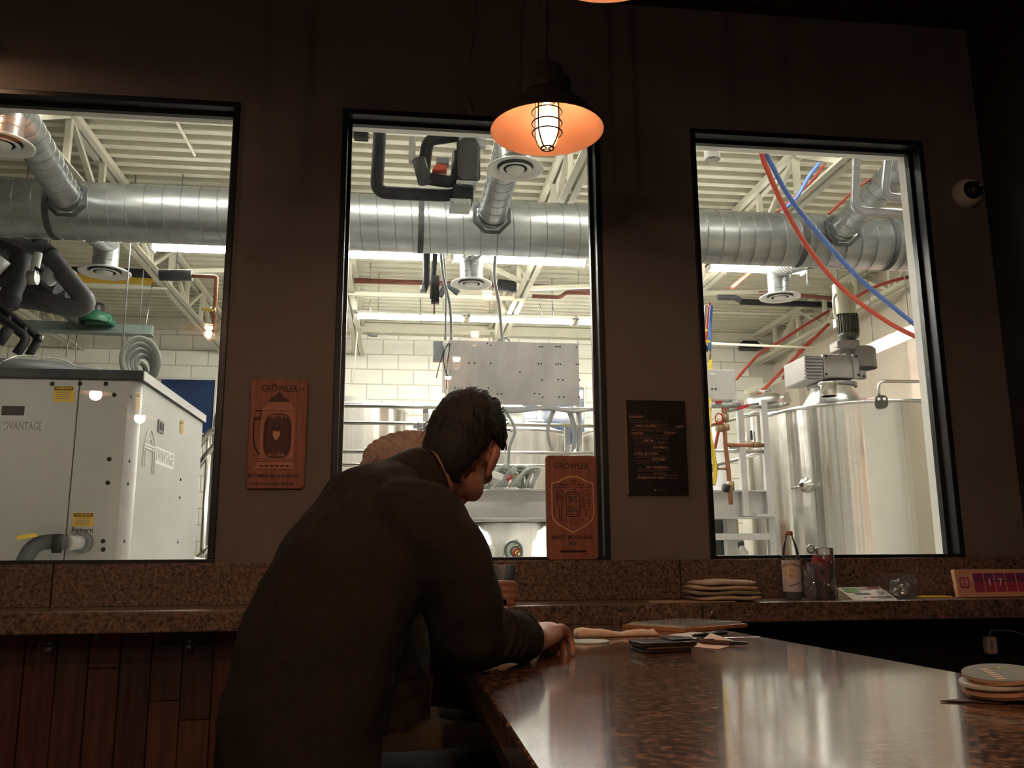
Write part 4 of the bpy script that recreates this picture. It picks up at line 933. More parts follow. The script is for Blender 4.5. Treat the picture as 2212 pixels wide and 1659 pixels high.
for i, (a, top) in enumerate(((1551,925),(1536,935))):
    c_ = A(a,1000,7.6); g = thing('gas_cylinder',['grey gas cylinder standing behind the yellow hose','grey gas cylinder half hidden by the window frame'][i],'gas cylinder',V((c_.x,c_.y,0)),'gas cylinders'); MB().lathe([(.075,0),(.075,A(a,top,7.6).z-.05),(.05,A(a,top,7.6).z),(.02,A(a,top,7.6).z+.04)],24,V((c_.x,c_.y+i*.15,0))).build('cylinder','alu_paint',g); MB().cyl(V((c_.x,c_.y+i*.15,A(a,top,7.6).z)),V((c_.x,c_.y+i*.15,A(a,top,7.6).z+.09)),.018,n=10).build('valve','brass',g)
sy = thing('steel_keg_stand','dark steel pump stand below the platform','pump',V((A(1550,1150,6.9).x,6.9,0))); MB().lathe([(.05,0),(.05,A(1550,1130,6.9).z),(.09,A(1550,1128,6.9).z),(.09,A(1550,1122,6.9).z),(.0,A(1550,1120,6.9).z)],20,V((A(1552,1150,6.9).x,6.9,0))).build('column','steel_dark',sy); MB().cyl(A(1565,1177,6.8),A(1605,1174,6.8),.028,n=12).build('motor','steel_dark',sy)
b3 = thing('cardboard_carton','brown cardboard carton below the platform','box',V((A(1582,1195,7.0).x,7.0,0))); m=MB(); m.box(A(1572,1150,7).x,A(1596,1150,7).x,7.0,7.3,0,A(1580,1122,7).z); m.build('carton','cardboard',b3,.003); m=MB(); m.box(A(1576,1150,7).x,A(1590,1150,7).x,6.998,7.0,A(1580,1190,7).z,A(1580,1175,7).z); m.build('label','print_white',b3)
jg = thing('plastic_jug','small white plastic jug below the platform step','jug',A(1592,1203,6.6)); MB().lathe([(.045,-.1),(.05,-.08),(.05,.02),(.02,.05),(.02,.07)],20,A(1585,1195,6.6)).build('body','print_white',jg); MB().lathe([(.04,-.1),(.045,.0),(.015,.05),(0,.05)],20,A(1604,1193,6.6)).build('neck','print_white',jg)
# below the platform, middle window
t6 = thing('low_steel_vessel','steel vessel below the platform beam in the middle window','tank',V((A(1110,1160,7.6).x,7.6,0)))
MB().lathe([(.62,.0),(.62,z0+.04)],64,V((A(1100,1160,7.5).x,7.60,0)),cap1=True).build('shell','stainless',t6); MB().lathe([(.623,z0+.0),(.63,z0+.004),(.63,z0+.035),(.62,z0+.04)],64,V((A(1100,1160,7.5).x,7.60,0))).build('rim','stainless_lid',t6)
wb = thing('white_canister','white plastic canister at the bottom of the middle window','canister',V((A(1056,1190,5.6).x,5.6,A(1056,1215,5.6).z-.1))); pbox(MB(),1043,1071,1181,1230,5.6,.08).build('body','print_white',wb,.006); pbox(MB(),1050,1064,1177,1182,5.62,.04).build('cap','print_white',wb)
gc = thing('hose_reel','round green and orange hose reel at the bottom of the middle window','hose reel',V((A(1108,1190,5.6).x,5.6,A(1108,1215,5.6).z-.06)))
cgc = A(1108,1189,5.6)
for k, mt in enumerate(('strut_green','fixture_white','strut_green','hose_red','pipe_yellow')):
    rr = .066-.011*k; MB().tube([cgc+V((rr*.8*math.cos(j*math.pi/12)+.012*k, .02*k-.03, rr*.85*math.sin(j*math.pi/12)-.006*k)) for j in range(25)],.009,8,False).build('hose_turn',mt,gc)
MB().tube(bend([cgc+V((-.075,-.02,-.09)),cgc+V((-.05,-.02,.05)),cgc+V((.03,-.02,.07))],.04),.006,8).build('reel_frame','stainless_rail',gc)

# supports: hanger rods up to the deck, brackets and low tables
def hang(parent, p): MB().cyl(p, V((p.x,p.y,ZD)), .004, n=6).build('hanger_rod','galv_seam',parent)
for prt, pts in ((st,[A(90,704,8.0),A(300,714,8.0)]),(vl,[A(822,300,4.3),A(1012,300,4.23)]),(cp,[A(380,594,6.8)]),(sp,[A(800,607,8.9),A(1250,622,8.9)]),(hp,[A(922,535,6.9),A(941,540,6.85)]),(lp,[A(20,690,7.5)]),(pg,[A(40,560,6.75)])):
    for p in pts: hang(prt, p)
pbox(MB(),1580,1590,862,866,6.3,.14).build('mount_arm','alu_paint',cbx)
MB().bar(A(1578,966,6.05),A(1596,966,6.46),.02,.02).build('standoff','galv_seam',bpw); MB().bar(A(1566,890,6.05),A(1592,884,6.46),.02,.02).build('standoff','galv_seam',bpw)
def table(x0, x1, y0, y1, z, lab):
    t = thing('steel_table', lab, 'table', V(((x0+x1)/2,(y0+y1)/2,0)))
    MB().box(x0,x1,y0,y1,z-.03,z).build('table_top','alu_paint',t,.004)
    for a in (x0+.04,x1-.04):
        for b in (y0+.04,y1-.04): MB().box(a-.018,a+.018,b-.018,b+.018,0,z-.03).build('leg','alu_paint',t)
pbz = A(1056,1230,5.6).z
table(A(1030,1200,5.5).x,A(1150,1200,5.5).x,5.48,5.85,pbz,'low steel table below the sill of the middle window')
table(A(1574,1200,6.55).x,A(1625,1200,6.55).x,6.56,6.70,A(1585,1195,6.6).z-.1,'small steel table below the platform step')

# ================================================================== THINGS ON THE WALL AND ON THE BAR
M('sign_wood', (.30,.105,.062), .55, noise=.35, nscale=9, stretch=(10,10,.7), detail=6)
M('sign_light', (.62,.32,.19), .55, noise=.15, nscale=9, stretch=(10,10,.7))
M('sign_mid', (.40,.16,.095), .55, noise=.15, nscale=9, stretch=(10,10,.7))
M('sign_dark', (.05,.016,.012), .6, noise=.2)
M('sign_purple', (.085,.030,.028), .6, noise=.2)
M('poster_black', (.012,.011,.013), .35, noise=.3, nscale=4)
M('poster_edge', (.45,.28,.16), .6, noise=.2)
M('poster_ink', (.34,.20,.15), .6, noise=.05)
M('poster_ink2', (.13,.07,.055), .6, noise=.05)
M('cord_brown', (.12,.085,.07), .6, noise=.2)
M('dome_white', (.55,.50,.46), .5, noise=.05)
M('dome_black', (.006,.006,.007), .08, noise=.3, coat=1)
M('towel', (.62,.47,.36), .95, noise=.12, nscale=40, bump=.5, bscale=160)
M('towel_olive', (.33,.30,.19), .95, noise=.12, nscale=40, bump=.5, bscale=160)
M('paper_tan', (.42,.28,.18), .8, noise=.1)
M('paper_white', (.70,.66,.60), .7, noise=.04)
M('napkin_cloth', (.85,.62,.48), .9, noise=.08, nscale=30, bump=.3, bscale=80)
M('menu_board', (.42,.17,.07), .45, noise=.2, nscale=10, stretch=(1,8,1))
M('menu_page', (.62,.60,.57), .3, noise=.05, coat=.3)
M('menu_page_grey', (.36,.38,.38), .25, noise=.05, coat=.4)
M('ring_metal', (.75,.70,.66), .2, metal=1, noise=.1)
M('leather', (.035,.020,.015), .4, noise=.4, nscale=40, bump=.1)
M('leather_edge', (.16,.09,.06), .6, noise=.3)
M('pen_dark', (.03,.03,.032), .35, noise=.2)
M('pen_body', (.10,.05,.04), .3, noise=.2)
M('coaster_top', (.20,.22,.20), .75, noise=.1, nscale=20)
M('coaster_board', (.45,.26,.16), .9, noise=.15, nscale=30)
M('coaster_pale', (.50,.52,.46), .8, noise=.1)
M('coaster_print', (.60,.52,.42), .8, noise=.05)
M('coaster_green', (.18,.30,.10), .8, noise=.1)
M('card_brown', (.05,.022,.012), .5, noise=.3)
glassy('bottle_glass', (.96,.98,.97), 1.6, .02, .03, (.7,.75,.72))
glassy('pint_clear', (.99,.99,.99), 1.2, .02, .05, (.7,.7,.7))
glassy('film_clear', (.97,.97,.98), 3, .10, .10, (.7,.7,.75))
glassy('acrylic', (.99,.99,.99), .5, .03, .04, (.6,.6,.6))
M('bottle_cap', (.40,.14,.08), .4, noise=.1)
M('bottle_label', (.62,.58,.66), .5, noise=.05)
M('bottle_label_cream', (.78,.62,.50), .5, noise=.04)
M('label_ink', (.16,.05,.07), .5, noise=.04)
M('bag_red', (.34,.05,.05), .3, noise=.4, nscale=25, coat=.5)
M('bag_dark', (.035,.012,.018), .3, noise=.4, nscale=25, coat=.5)
M('yellow_paper', (.80,.52,.03), .6, noise=.05)
M('insta_board', (.70,.40,.26), .6, noise=.08)
M('insta_pink', (.52,.06,.14), .45, noise=.35, nscale=14)
M('insta_purple', (.24,.05,.20), .45, noise=.25, nscale=10)
M('insta_white', (.86,.74,.66), .5, noise=.02)
M('charger_white', (.50,.40,.35), .45, noise=.05)

def disc(m, c, r, th, n=32, axis=Z_): return m.lathe([(0,0),(r,0),(r,th),(0,th)], n, c, axis, smooth=False)

# -- wooden plaques
def plaque(name, lab, x0, x1, z0, z1, ysurf, th=.012):
    t = thing(name, lab, 'plaque', V(((x0+x1)/2, ysurf, z0)))
    MB().prism(rrect(x0,x1,z0,z1,.012,5), (0,ysurf-th,0), X_, Z_, (0,th,0)).build('board','sign_wood',t,.0015)
    return t, (lambda u, v, d=0: V((x0+(x1-x0)*u, ysurf-th-.0006-d, z0+(z1-z0)*v)))
sx0, sx1, sz0, sz1 = -.486,-.304,1.28+.208,1.28+.565
pl, S = plaque('award_plaque','red wooden award plaque with a barrel emblem, hung on the pier left of the man',sx0,sx1,sz0,sz1,YW-.001)
W_, H_ = sx1-sx0, sz1-sz0
def poly(t, S, pts, mat, name, d=0, th=.0006):
    P = [S(u,v,d) for u, v in pts]; n = len(P); Q = [p+V((0,-th,0)) for p in P]
    return MB().add(P+Q, [list(range(n)), list(range(n,2*n))]+[(i,(i+1)%n,n+(i+1)%n,n+i) for i in range(n)]).build(name, mat, t)
def line(t, S, pts, mat, name, wd=.0022, closed=False, d=.0006):
    P = [S(u,v,d) for u, v in pts]
    if closed: P.append(P[0])
    return MB().tube(P, wd/2, 5).build(name, mat, t)
text('lettering','GROWLER','sign_dark',pl,S(.5,.915,.0005),X_,Z_,.03,width=W_*.64,ext=.0005,off=.0003)
text('lettering','the','sign_dark',pl,S(.40,.955,.0005),X_,Z_,.013,ext=.0005); line(pl,S,[(.86,.905),(.88,.925),(.915,.925),(.93,.905)],'sign_dark','flourish')
poly(pl,S,[(.30,.795),(.36,.83),(.46,.86),(.50,.89),(.55,.86),(.60,.83),(.66,.82),(.68,.795)],'sign_dark','roof_shade')
poly(pl,S,[(.20,.72),(.80,.72),(.74,.755),(.70,.79),(.33,.79),(.27,.755)],'sign_mid','eaves')
poly(pl,S,[(.20,.26),(.80,.26),(.80,.72),(.20,.72)],'sign_mid','emblem_panel')
poly(pl,S,[(.12,.17),(.82,.17),(.78,.25),(.18,.25)],'sign_mid','plinth')
for v in (.71,.27,.245,.175): line(pl,S,[(.16,v),(.80,v)],'sign_dark','rule',.0012)
br = [(.5+.245*math.copysign(abs(math.cos(t))**.55,math.cos(t)), .48+.205*math.copysign(abs(math.sin(t))**.6,math.sin(t))) for t in [2*math.pi*k/40 for k in range(40)]]
poly(pl,S,br,'sign_purple','barrel',.0006); line(pl,S,[(.5+(a-.5)*.86,.48+(b-.48)*.86) for a,b in br],'sign_dark','barrel_ring',.002,True,.0014)
text('lettering','KIND OF A','sign_light',pl,S(.5,.655,.0014),X_,Z_,.012,width=W_*.30,ext=.0004,off=.0001); text('lettering','BIG DEAL','sign_light',pl,S(.5,.305,.0014),X_,Z_,.012,width=W_*.30,ext=.0004,off=.0001)
poly(pl,S,[(.42,.52),(.54,.52),(.54,.48),(.50,.445),(.475,.435),(.44,.46),(.42,.485)],'sign_light','shield',.0014)
poly(pl,S,[(.40,.535),(.45,.60),(.52,.60),(.57,.535)],'sign_dark','bell',.0014); line(pl,S,[(.46,.57),(.50,.57)],'sign_light','glint',.002,False,.0022)
line(pl,S,[(.10,.71),(.20,.71),(.20,.65),(.08,.645),(.08,.5),(.10,.40),(.15,.34),(.20,.31)],'sign_dark','mug_handle',.004); line(pl,S,[(.08,.63),(.19,.63)],'sign_dark','mug_rim',.004)
for k in range(6): line(pl,S,[(.22+.09*k,.205),(.27+.09*k,.205)],'sign_dark','cube',.005)
text('lettering','BEST AMERICAN BLONDE ALE','sign_dark',pl,S(.47,.115,.0005),X_,Z_,.013,width=W_*.9,ext=.0004,off=.0002); text('lettering',"Fulton's Lonely Blonde",'sign_dark',pl,S(.46,.045,.0005),X_,Z_,.013,width=W_*.72,ext=.0004)

px0, px1 = A(1180,1100,2.878).x, A(1291,1100,2.878).x; pz0, pz1 = ZS+.004, A(1235,984,2.878).z
pl2, S2 = plaque('award_plaque','red wooden award plaque with a shield emblem, leaning at the foot of the middle window',px0,px1,pz0,pz1,2.89)
W2, H2 = px1-px0, pz1-pz0
text('lettering','GROWLER','sign_dark',pl2,S2(.5,.895,.0005),X_,Z_,.028,width=W2*.68,ext=.0005,off=.0002)
def sh(k):
    P = [(.10,.735),(.22,.745),(.33,.78),(.44,.8),(.52,.802),(.60,.8),(.70,.78),(.80,.75),(.93,.735),(.93,.43),(.90,.38),(.82,.335),(.51,.25),(.20,.335),(.12,.38),(.10,.43)]
    return [(.515+(a-.515)*k, .53+(b-.53)*k) for a, b in P]
poly(pl2,S2,sh(1.0),'sign_light','shield_border'); poly(pl2,S2,sh(.93),'sign_wood','shield_field',.0007); line(pl2,S2,sh(.925),'sign_dark','shield_line',.0016,True,.0014)
hx = [S2(.515,.74,.0016)+V((.009*math.sin(k*math.pi/3),0,.011*math.cos(k*math.pi/3))) for k in range(6)]
for tri in ((0,2,4,0),(1,3,5,1)): MB().tube([hx[k] for k in tri],.0009,5).build('star','sign_dark',pl2)
text('lettering','KIND','sign_dark',pl2,S2(.35,.715,.0014),X_,Z_,.0105,ext=.0004,off=.0004); text('lettering','OF A','sign_dark',pl2,S2(.68,.715,.0014),X_,Z_,.0105,ext=.0004,off=.0004)
line(pl2,S2,[(.16,.69),(.45,.69)],'sign_dark','rule',.0016,False,.0014); line(pl2,S2,[(.58,.69),(.88,.69)],'sign_dark','rule',.0016,False,.0014)
line(pl2,S2,[(.39,.62),(.42,.64),(.62,.64),(.65,.62),(.65,.43),(.62,.41),(.42,.41),(.39,.43)],'sign_dark','can_outline',.0028,True,.0014)
line(pl2,S2,[(.39,.62),(.65,.62)],'sign_dark','can_rim',.0018,False,.0014); line(pl2,S2,[(.39,.43),(.65,.43)],'sign_dark','can_rim',.0018,False,.0014); line(pl2,S2,[(.49,.645),(.49,.675),(.55,.675),(.55,.645)],'sign_dark','can_neck',.002,False,.0014)
text('lettering','BIG','sign_dark',pl2,S2(.52,.57,.0014),X_,Z_,.030,width=W2*.17,ext=.0004,off=.0004); text('lettering','DEAL','sign_dark',pl2,S2(.52,.475,.0014),X_,Z_,.030,width=W2*.20,ext=.0004,off=.0004)
line(pl2,S2,[(.20,.64),(.22,.66),(.30,.66),(.33,.64),(.33,.55),(.29,.49),(.28,.36),(.25,.36),(.25,.49),(.20,.55)],'sign_dark','paddle',.0024,True,.0014)
for k in range(4): line(pl2,S2,[(.205,.55+.022*k),(.325,.585+.022*k)],'sign_dark','paddle_stripe',.002,False,.0014)
line(pl2,S2,[(.70,.625),(.71,.65),(.76,.665),(.82,.655),(.85,.625)],'sign_dark','taco',.0022,True,.0014)
line(pl2,S2,[(.69,.57),(.71,.60),(.77,.61),(.83,.60),(.86,.57),(.84,.53),(.71,.53)],'sign_dark','burger',.0022,True,.0014)
for v in (.555,.57): line(pl2,S2,[(.69,v),(.86,v)],'sign_dark','burger_layer',.0018,False,.0014)
line(pl2,S2,[(.69,.51),(.85,.51),(.77,.465)],'sign_dark','martini',.0022,True,.0014); line(pl2,S2,[(.77,.465),(.77,.425)],'sign_dark','martini_stem',.002,False,.0014); line(pl2,S2,[(.73,.423),(.82,.423)],'sign_dark','martini_foot',.002,False,.0014)
text('lettering','20','sign_dark',pl2,S2(.37,.375,.0014),X_,Z_,.010,ext=.0004,off=.0003); text('lettering','16','sign_dark',pl2,S2(.70,.375,.0014),X_,Z_,.010,ext=.0004,off=.0003)
for v in (.375,.352,.33): line(pl2,S2,[(.46+.02*k,v+(.006 if k%2 else -.003)) for k in range(8)],'sign_dark','wave',.0022,False,.0014)
text('lettering','BEST BLONDE','sign_dark',pl2,S2(.5,.21,.0005),X_,Z_,.0155,width=W2*.80,ext=.0004,off=.0004); text('lettering','ALE','sign_dark',pl2,S2(.5,.155,.0005),X_,Z_,.0155,ext=.0004,off=.0003); line(pl2,S2,[(.26,.08),(.75,.08)],'sign_dark','worn_print',.006)

# -- poster
qx0, qx1, qz0, qz1 = .770,.981,1.28+.192,1.28+.515
po = thing('word_poster','black poster with a map made of words, on the pier between windows','poster',V(((qx0+qx1)/2,YW-.01,qz0)))
MB().box(qx0,qx1,YW-.016,YW-.001,qz0,qz1).build('mount','poster_edge',po); MB().box(qx0+.0012,qx1,YW-.0175,YW-.0162,qz0,qz1).build('sheet','poster_black',po)
SP = lambda x, y, d=0: V((qx0+(qx1-qx0)*((x-130-(y-110)*.033)/905), YW-.0182-d, qz1-(qz1-qz0)*((y-112)/1465)))
kk = (qx1-qx0)/905
for wd, x, y, w in (('summit',290,372,220),('bent paddle',435,510,310),('surly',955,515,120),('harriet',310,630,180),('fulton',800,620,180),('steel toe',475,743,155),('excelsior',660,848,225),('urban growler',440,945,360),('third street',630,1035,210),('tin whiskers',605,1155,310),('dangerous man',510,1315,415),('bad habit',665,500,150),('finger',675,770,100),('lift bridge',650,1255,190)):
    big = w/len(wd) > 22
    text('word',wd,'poster_ink' if big or wd in ('third street','steel toe') else 'poster_ink2',po,SP(x,y,.0004),X_,Z_,.0135,width=w*kk,ext=.0003,off=.0003)
rr = random.Random(5)
m = MB()
OUT = [(345,190,440),(430,195,700),(460,195,690),(545,205,960),(575,210,930),(595,215,700),(660,235,840),(690,240,790),(715,245,770),(765,255,760),(790,260,745),(815,265,660),(880,265,460),(910,270,720),(985,290,735),(1010,295,740),(1060,300,740),(1085,305,640),(1110,300,500),(1185,310,820),(1205,310,830),(1230,310,700),(1275,320,935),(1295,720,940),(1330,735,945)]
for y, a, b in OUT:
    x = a
    while x < b:
        L = rr.uniform(30,110); m.bar(SP(x,y,.0003),SP(min(b,x+L),y,.0003),.0006,.0022,Z_); x += L+14
m.build('small_words','poster_ink2',po,kind='stuff')
MB().bar(SP(430,150,.0003),SP(445,480,.0003),.0005,.0008).build('fold_line','poster_ink2',po); MB().bar(SP(735,150,.0003),SP(790,1140,.0003),.0005,.0008).build('fold_line','poster_ink2',po); MB().bar(SP(485,1360,.0003),SP(490,1560,.0003),.0005,.0008).build('fold_line','poster_ink2',po)
MB().bar(SP(560,1512,.0003),SP(590,1512,.0003),.0005,.006).build('mark','poster_ink',po); MB().bar(SP(610,1512,.0003),SP(730,1514,.0003),.0005,.003).build('mark','poster_ink2',po)

# -- dome camera, hanging cord
dc_ = A(2085,420,YW-.002); dcm = thing('dome_camera','round white dome security camera high on the wall at the right','security camera',dc_)
MB().lathe([(.056,0),(.056,.02),(.050,.034),(.040,.042),(.036,.043)],36,dc_,-Y_).build('housing','dome_white',dcm); MB().ell(dc_+V((.010,-.036,.003)),(.034,.034,.034)).build('dome','dome_black',dcm); MB().ell(dc_+V((.018,-.068,.010)),(.006,.004,.006),None,10,6).build('lens','grey_plastic',dcm)
hcz = thing('ceiling_cable','thin cord with a plug end hanging from the ceiling left of the pendant lamp','cord',A(1016,245,2.55))
top = A(1030,0,2.55); top2 = V((top.x+.01,2.55,ZC))
MB().tube(smooth_path([top2,A(1028,-10,2.55),A(1023,80,2.55),A(1015,130,2.55),A(1013,170,2.55),A(1013,215,2.55)],5),.0025,7).build('cord','cord_brown',hcz); MB().tube(pp([(1013,213),(1015,222),(1018,240),(1019,246)],2.55),[.003,.009,.009,.004],10).build('plug','cord_brown',hcz)

# -- towels on the ledge
zt = ZL
def towel(pxa, pxb, z, th, mat, lab, y0=2.645, dep=.15):
    pxa += 10; pxb += 8
    x0, x1 = A(pxa,1285,y0).x, A(pxb,1285,y0).x; m = MB(); n = 12; P = []; nx = 16; F = []
    rr = random.Random(int(pxa*7+z*1000))
    for i in range(nx+1):
        u = i/nx; xx = x0+(x1-x0)*u; e = min(1, min(u,1-u)*9+.35)
        wv = .0022*math.sin(u*9+pxa)+rr.uniform(-.0008,.0008)
        for k in range(n):
            t = 2*math.pi*k/n; c, s = math.cos(t), math.sin(t)
            P.append((xx, y0+dep/2+ (dep/2)*math.copysign(abs(c)**.45,c)*(1-.05*(1-e)), z+th/2+wv*(1 if s > 0 else .4)+(th/2)*e*math.copysign(abs(s)**.7,s)))
    for i in range(nx):
        for k in range(n): F.append((i*n+k,i*n+(k+1)%n,(i+1)*n+(k+1)%n,(i+1)*n+k))
    F += [list(range(n)), [nx*n+k for k in range(n)]]
    m.add(P, F, True); return m.build('folded_towel', mat, label=lab, cat='towel', group='folded towels stacked on the ledge')
MB().prism([(0,0),(.27,-.004),(.27,.10),(.02,.10)],(A(1402,1297,2.64).x,2.632,ZL+.0008),X_,Y_,(0,0,.003)).build('paper_folder','paper_tan',label='flat tan paper folder lying under the folded towels',cat='folder')
b_ = ZL+.004
towel(1502,1638,b_,.015,'towel','folded towel at the bottom of the stack on the ledge'); towel(1494,1641,b_+.0155,.015,'towel_olive','olive tinted folded towel, second from the bottom of the stack'); towel(1500,1634,b_+.031,.014,'towel','folded towel third from the bottom of the stack'); towel(1508,1630,b_+.0455,.017,'towel','thick folded towel on top of the stack on the ledge')

# -- mineral water bottle
bo = V((A(1713,1285,2.735).x,2.735,ZL)); k_ = A(1713,1148,2.735).z-ZL
bt = thing('water_bottle','clear glass mineral water bottle with red cap on the ledge','bottle',bo)
rB = .0285
MB().lathe([(0,.001),(rB*.9,.001),(rB,.006),(rB*1.03,.03),(rB*.97,k_*.40),(rB,k_*.60),(rB*.97,k_*.68),(rB*.80,k_*.79),(rB*.52,k_*.89),(rB*.40,k_*.94),(rB*.40,k_*.955)],36,bo).build('glass','bottle_glass',bt)
MB().lathe([(rB*.43,k_*.955),(rB*.43,k_*1.0),(rB*.38,k_*1.005),(0,k_*1.006)],20,bo).build('cap','bottle_cap',bt); MB().lathe([(rB*.41,k_*.94),(rB*.44,k_*.945),(rB*.41,k_*.952)],20,bo).build('cap_ring','bottle_cap',bt)
def lab_arc(r, z0, z1, a0, a1, mat, name):
    m = MB(); n = 20; P = []
    for i in range(n+1):
        a = a0+(a1-a0)*i/n
        P += [bo+V((r*math.sin(a),-r*math.cos(a),z0)), bo+V((r*math.sin(a),-r*math.cos(a),z1))]
    return m.add(P,[(2*i,2*i+2,2*i+3,2*i+1) for i in range(n)],True).build(name,mat,bt)
lab_arc(rB*1.035,k_*.12,k_*.58,-1.9,1.9,'bottle_label','label'); lab_arc(rB*1.045,k_*.28,k_*.56,-1.5,.55,'bottle_label_cream','label_crest'); lab_arc(rB*1.045,k_*.13,k_*.57,1.0,1.25,'bottle_label_cream','label_stripe')
text('lettering','GEROLSTEINER','label_ink',bt,bo,X_,Z_,.0125,fn=lambda x,y,z: bo+V((rB*1.055*math.sin(x/rB-.55),-rB*1.055*math.cos(x/rB-.55),k_*.515+y-.25*x*x/.03)),width=.066,ext=.0002,off=.0002)
def onb(a, z): return bo+V((rB*1.055*math.sin(a),-rB*1.055*math.cos(a),z))
for k in range(8):
    a = k*math.pi/4; MB().tube([onb(-.42+.13*math.cos(a),k_*.43+.0035*math.sin(a)),onb(-.42+.24*math.cos(a),k_*.43+.0068*math.sin(a))],.0007,5).build('label_star','label_ink',bt)
for zz in (.365,.355,.335,.325): MB().tube([onb(-.7+.06*j,k_*zz) for j in range(9)],.0005,4).build('label_line','label_ink',bt)
MB().tube([onb(-.8+.1*j,k_*(.20+.004*j)) for j in range(13)],.0012,5).build('label_swash','label_ink',bt)

# -- clear cup with wrapped fruit, clear wrapper beside it
cu = V((A(1785,1290,2.74).x,2.745,ZL)); ct_ = thing('clear_cup','tall clear plastic cup holding a red and black printed bag','cup',cu)
MB().lathe([(0,.001),(.031,.001),(.034,.004),(.038,.115),(.0385,.118)],32,cu).build('cup_wall','film_clear',ct_)
bag = MB(); rr = random.Random(11); P = []; F = []; nu, nv = 20, 12
for j in range(nv+1):
    for i in range(nu):
        t = 2*math.pi*i/nu; r = (.029+.004*(j/nv))*(1+rr.uniform(-.12,.10)); P.append(cu+V((r*math.cos(t),r*math.sin(t),.003+.125*j/nv+rr.uniform(-.003,.003)+(.012*math.sin(t*2+1) if j == nv else 0))))
for j in range(nv):
    for i in range(nu): F.append((j*nu+i,j*nu+(i+1)%nu,(j+1)*nu+(i+1)%nu,(j+1)*nu+i))
bag.add(P,F,True); bag.build('printed_bag','bag_red',ct_)
for a, z, s, q in ((-.5,.045,.016,.8),(.45,.05,.015,.8),(-.6,.09,.012,1.2),(.55,.085,.014,1.3),(0.1,.02,.013,.7)):
    MB().ell(cu+V((.031*math.sin(a),-.031*math.cos(a),z)),(s*.75,.004,s*q),Matrix.Rotation(a,3,'Z'),14,8).build('bag_spot','bag_dark',ct_)
MB().ell(cu+V((-.005,-.036,.046)),(.0045,.002,.0045),None,10,6).build('white_dot','print_white',ct_)
MB().lathe([(.034,.115),(.030,.135),(.031,.16),(.028,.163)],20,cu+V((.006,0,0))).build('bag_neck','film_clear',ct_)
def crumple(name, c, rad, mat, lab, seed, kind='wrapper', n=2):
    rr = random.Random(seed); bm = bmesh.new(); bmesh.ops.create_icosphere(bm, subdivisions=3, radius=1)
    for v in bm.verts:
        k = 1+rr.uniform(-.32,.25); v.co = V((v.co.x*rad[0]*k, v.co.y*rad[1]*k, max(-rad[2]*.95, v.co.z*rad[2]*k)))
    me = bpy.data.meshes.new(name); bm.to_mesh(me); bm.free(); me.materials.append(MATS[mat]); o = bpy.data.objects.new(name, me); C.objects.link(o)
    o.location = V(c)+V((0,0,rad[2]*.95)); return tag(o, lab, kind)
crumple('plastic_wrapper',(A(1755,1285,2.73).x-.003,2.735,ZL+.002),(.017,.022,.055),'film_clear','crumpled clear wrapper between the bottle and the clear cup',4)
MB().ell(V((A(1752,1186,2.74).x,2.74,A(1752,1186,2.74).z)),(.014,.014,.016),None,14,8).build('highlight_ball','film_clear',label='clear ball added as the highlight above the wrapper beside the bottle',cat='highlight')  # ball added to stand for a highlight on the clear wrapper

# -- brochure stand, acrylic box, yellow pad, follower counter
bs = thing('brochure_stand','slanted printed brochure on a low stand on the ledge','brochure',V((A(1870,1287,2.66).x,2.7,ZL)))
g = lambda a,b,y: A(a,b,y)
fl, fr = V((A(1843,1287,2.65).x,2.65,ZL+.001)), V((A(1938,1287,2.65).x,2.65,ZL+.001)); bl_, br_ = V((A(1808,1260,2.78).x,2.78,ZL+.034)), V((A(1898,1257,2.78).x,2.78,ZL+.036))
m = MB(); dn = V((0,0,-.002)); m.add([fl,fr,br_,bl_,fl+dn*.3,fr+dn*.3,V((br_.x,br_.y,ZL)),V((bl_.x,bl_.y,ZL))],[(0,1,2,3),(4,5,6,7),(0,1,5,4),(1,2,6,5),(2,3,7,6),(3,0,4,7)]); m.build('stand','paper_white',bs)
def on_b(u, v): return fl.lerp(fr,u).lerp(bl_.lerp(br_,u),v)+V((0,-.0003,.0010))
for u0,u1,v0,v1,mt in ((.05,.4,.55,.95,'coaster_green'),(.42,.7,.72,.98,'print_grey'),(.5,.95,.80,.98,'bag_red'),(.2,.55,.36,.5,'print_black'),(.62,.95,.08,.26,'print_black'),(.45,.6,.1,.22,'bag_red'),(.75,.95,.48,.6,'print_grey'),(.3,.38,.12,.2,'bag_red'),(.72,.85,.35,.44,'print_black')):
    MB().add([on_b(u0,v0),on_b(u1,v0),on_b(u1,v1),on_b(u0,v1)],[(0,1,2,3)]).build('printed_block',mt,bs)
ab = thing('acrylic_box','clear acrylic box holding crumpled plastic, beside the brochure','box',V((A(1945,1287,2.7).x,2.72,ZL)))
x0, x1, zz0, zz1 = A(1905,1287,2.68).x+.02, A(1984,1287,2.68).x, ZL+.001, A(1940,1240,2.68).z
for bx in ((x0,x1,2.68,2.682,zz0,zz0+.028),(x0,x1,2.778,2.78,zz0,zz1),(x0,x0+.002,2.682,2.778,zz0,zz0+.028),(x1-.002,x1,2.682,2.778,zz0,zz1),(x0+.002,x1-.002,2.682,2.778,zz0,zz0+.002)): MB().box(*bx).build('wall','acrylic',ab)
crumple('plastic_wrapper',((x0+x1)/2+.018,2.73,ZL+.004),(.030,.026,.030),'film_clear','crumpled plastic sticking out of the acrylic box',9)
yp0 = A(1985,1283,2.74); MB().prism([(0,0),(.10,-.006),(.115,.05),(.01,.055)],(yp0.x,2.72,ZL+.0008),X_,Y_,(0,0,.004)).build('yellow_pad','yellow_paper',label='bright yellow note pad lying on the ledge left of the follower counter',cat='note pad')
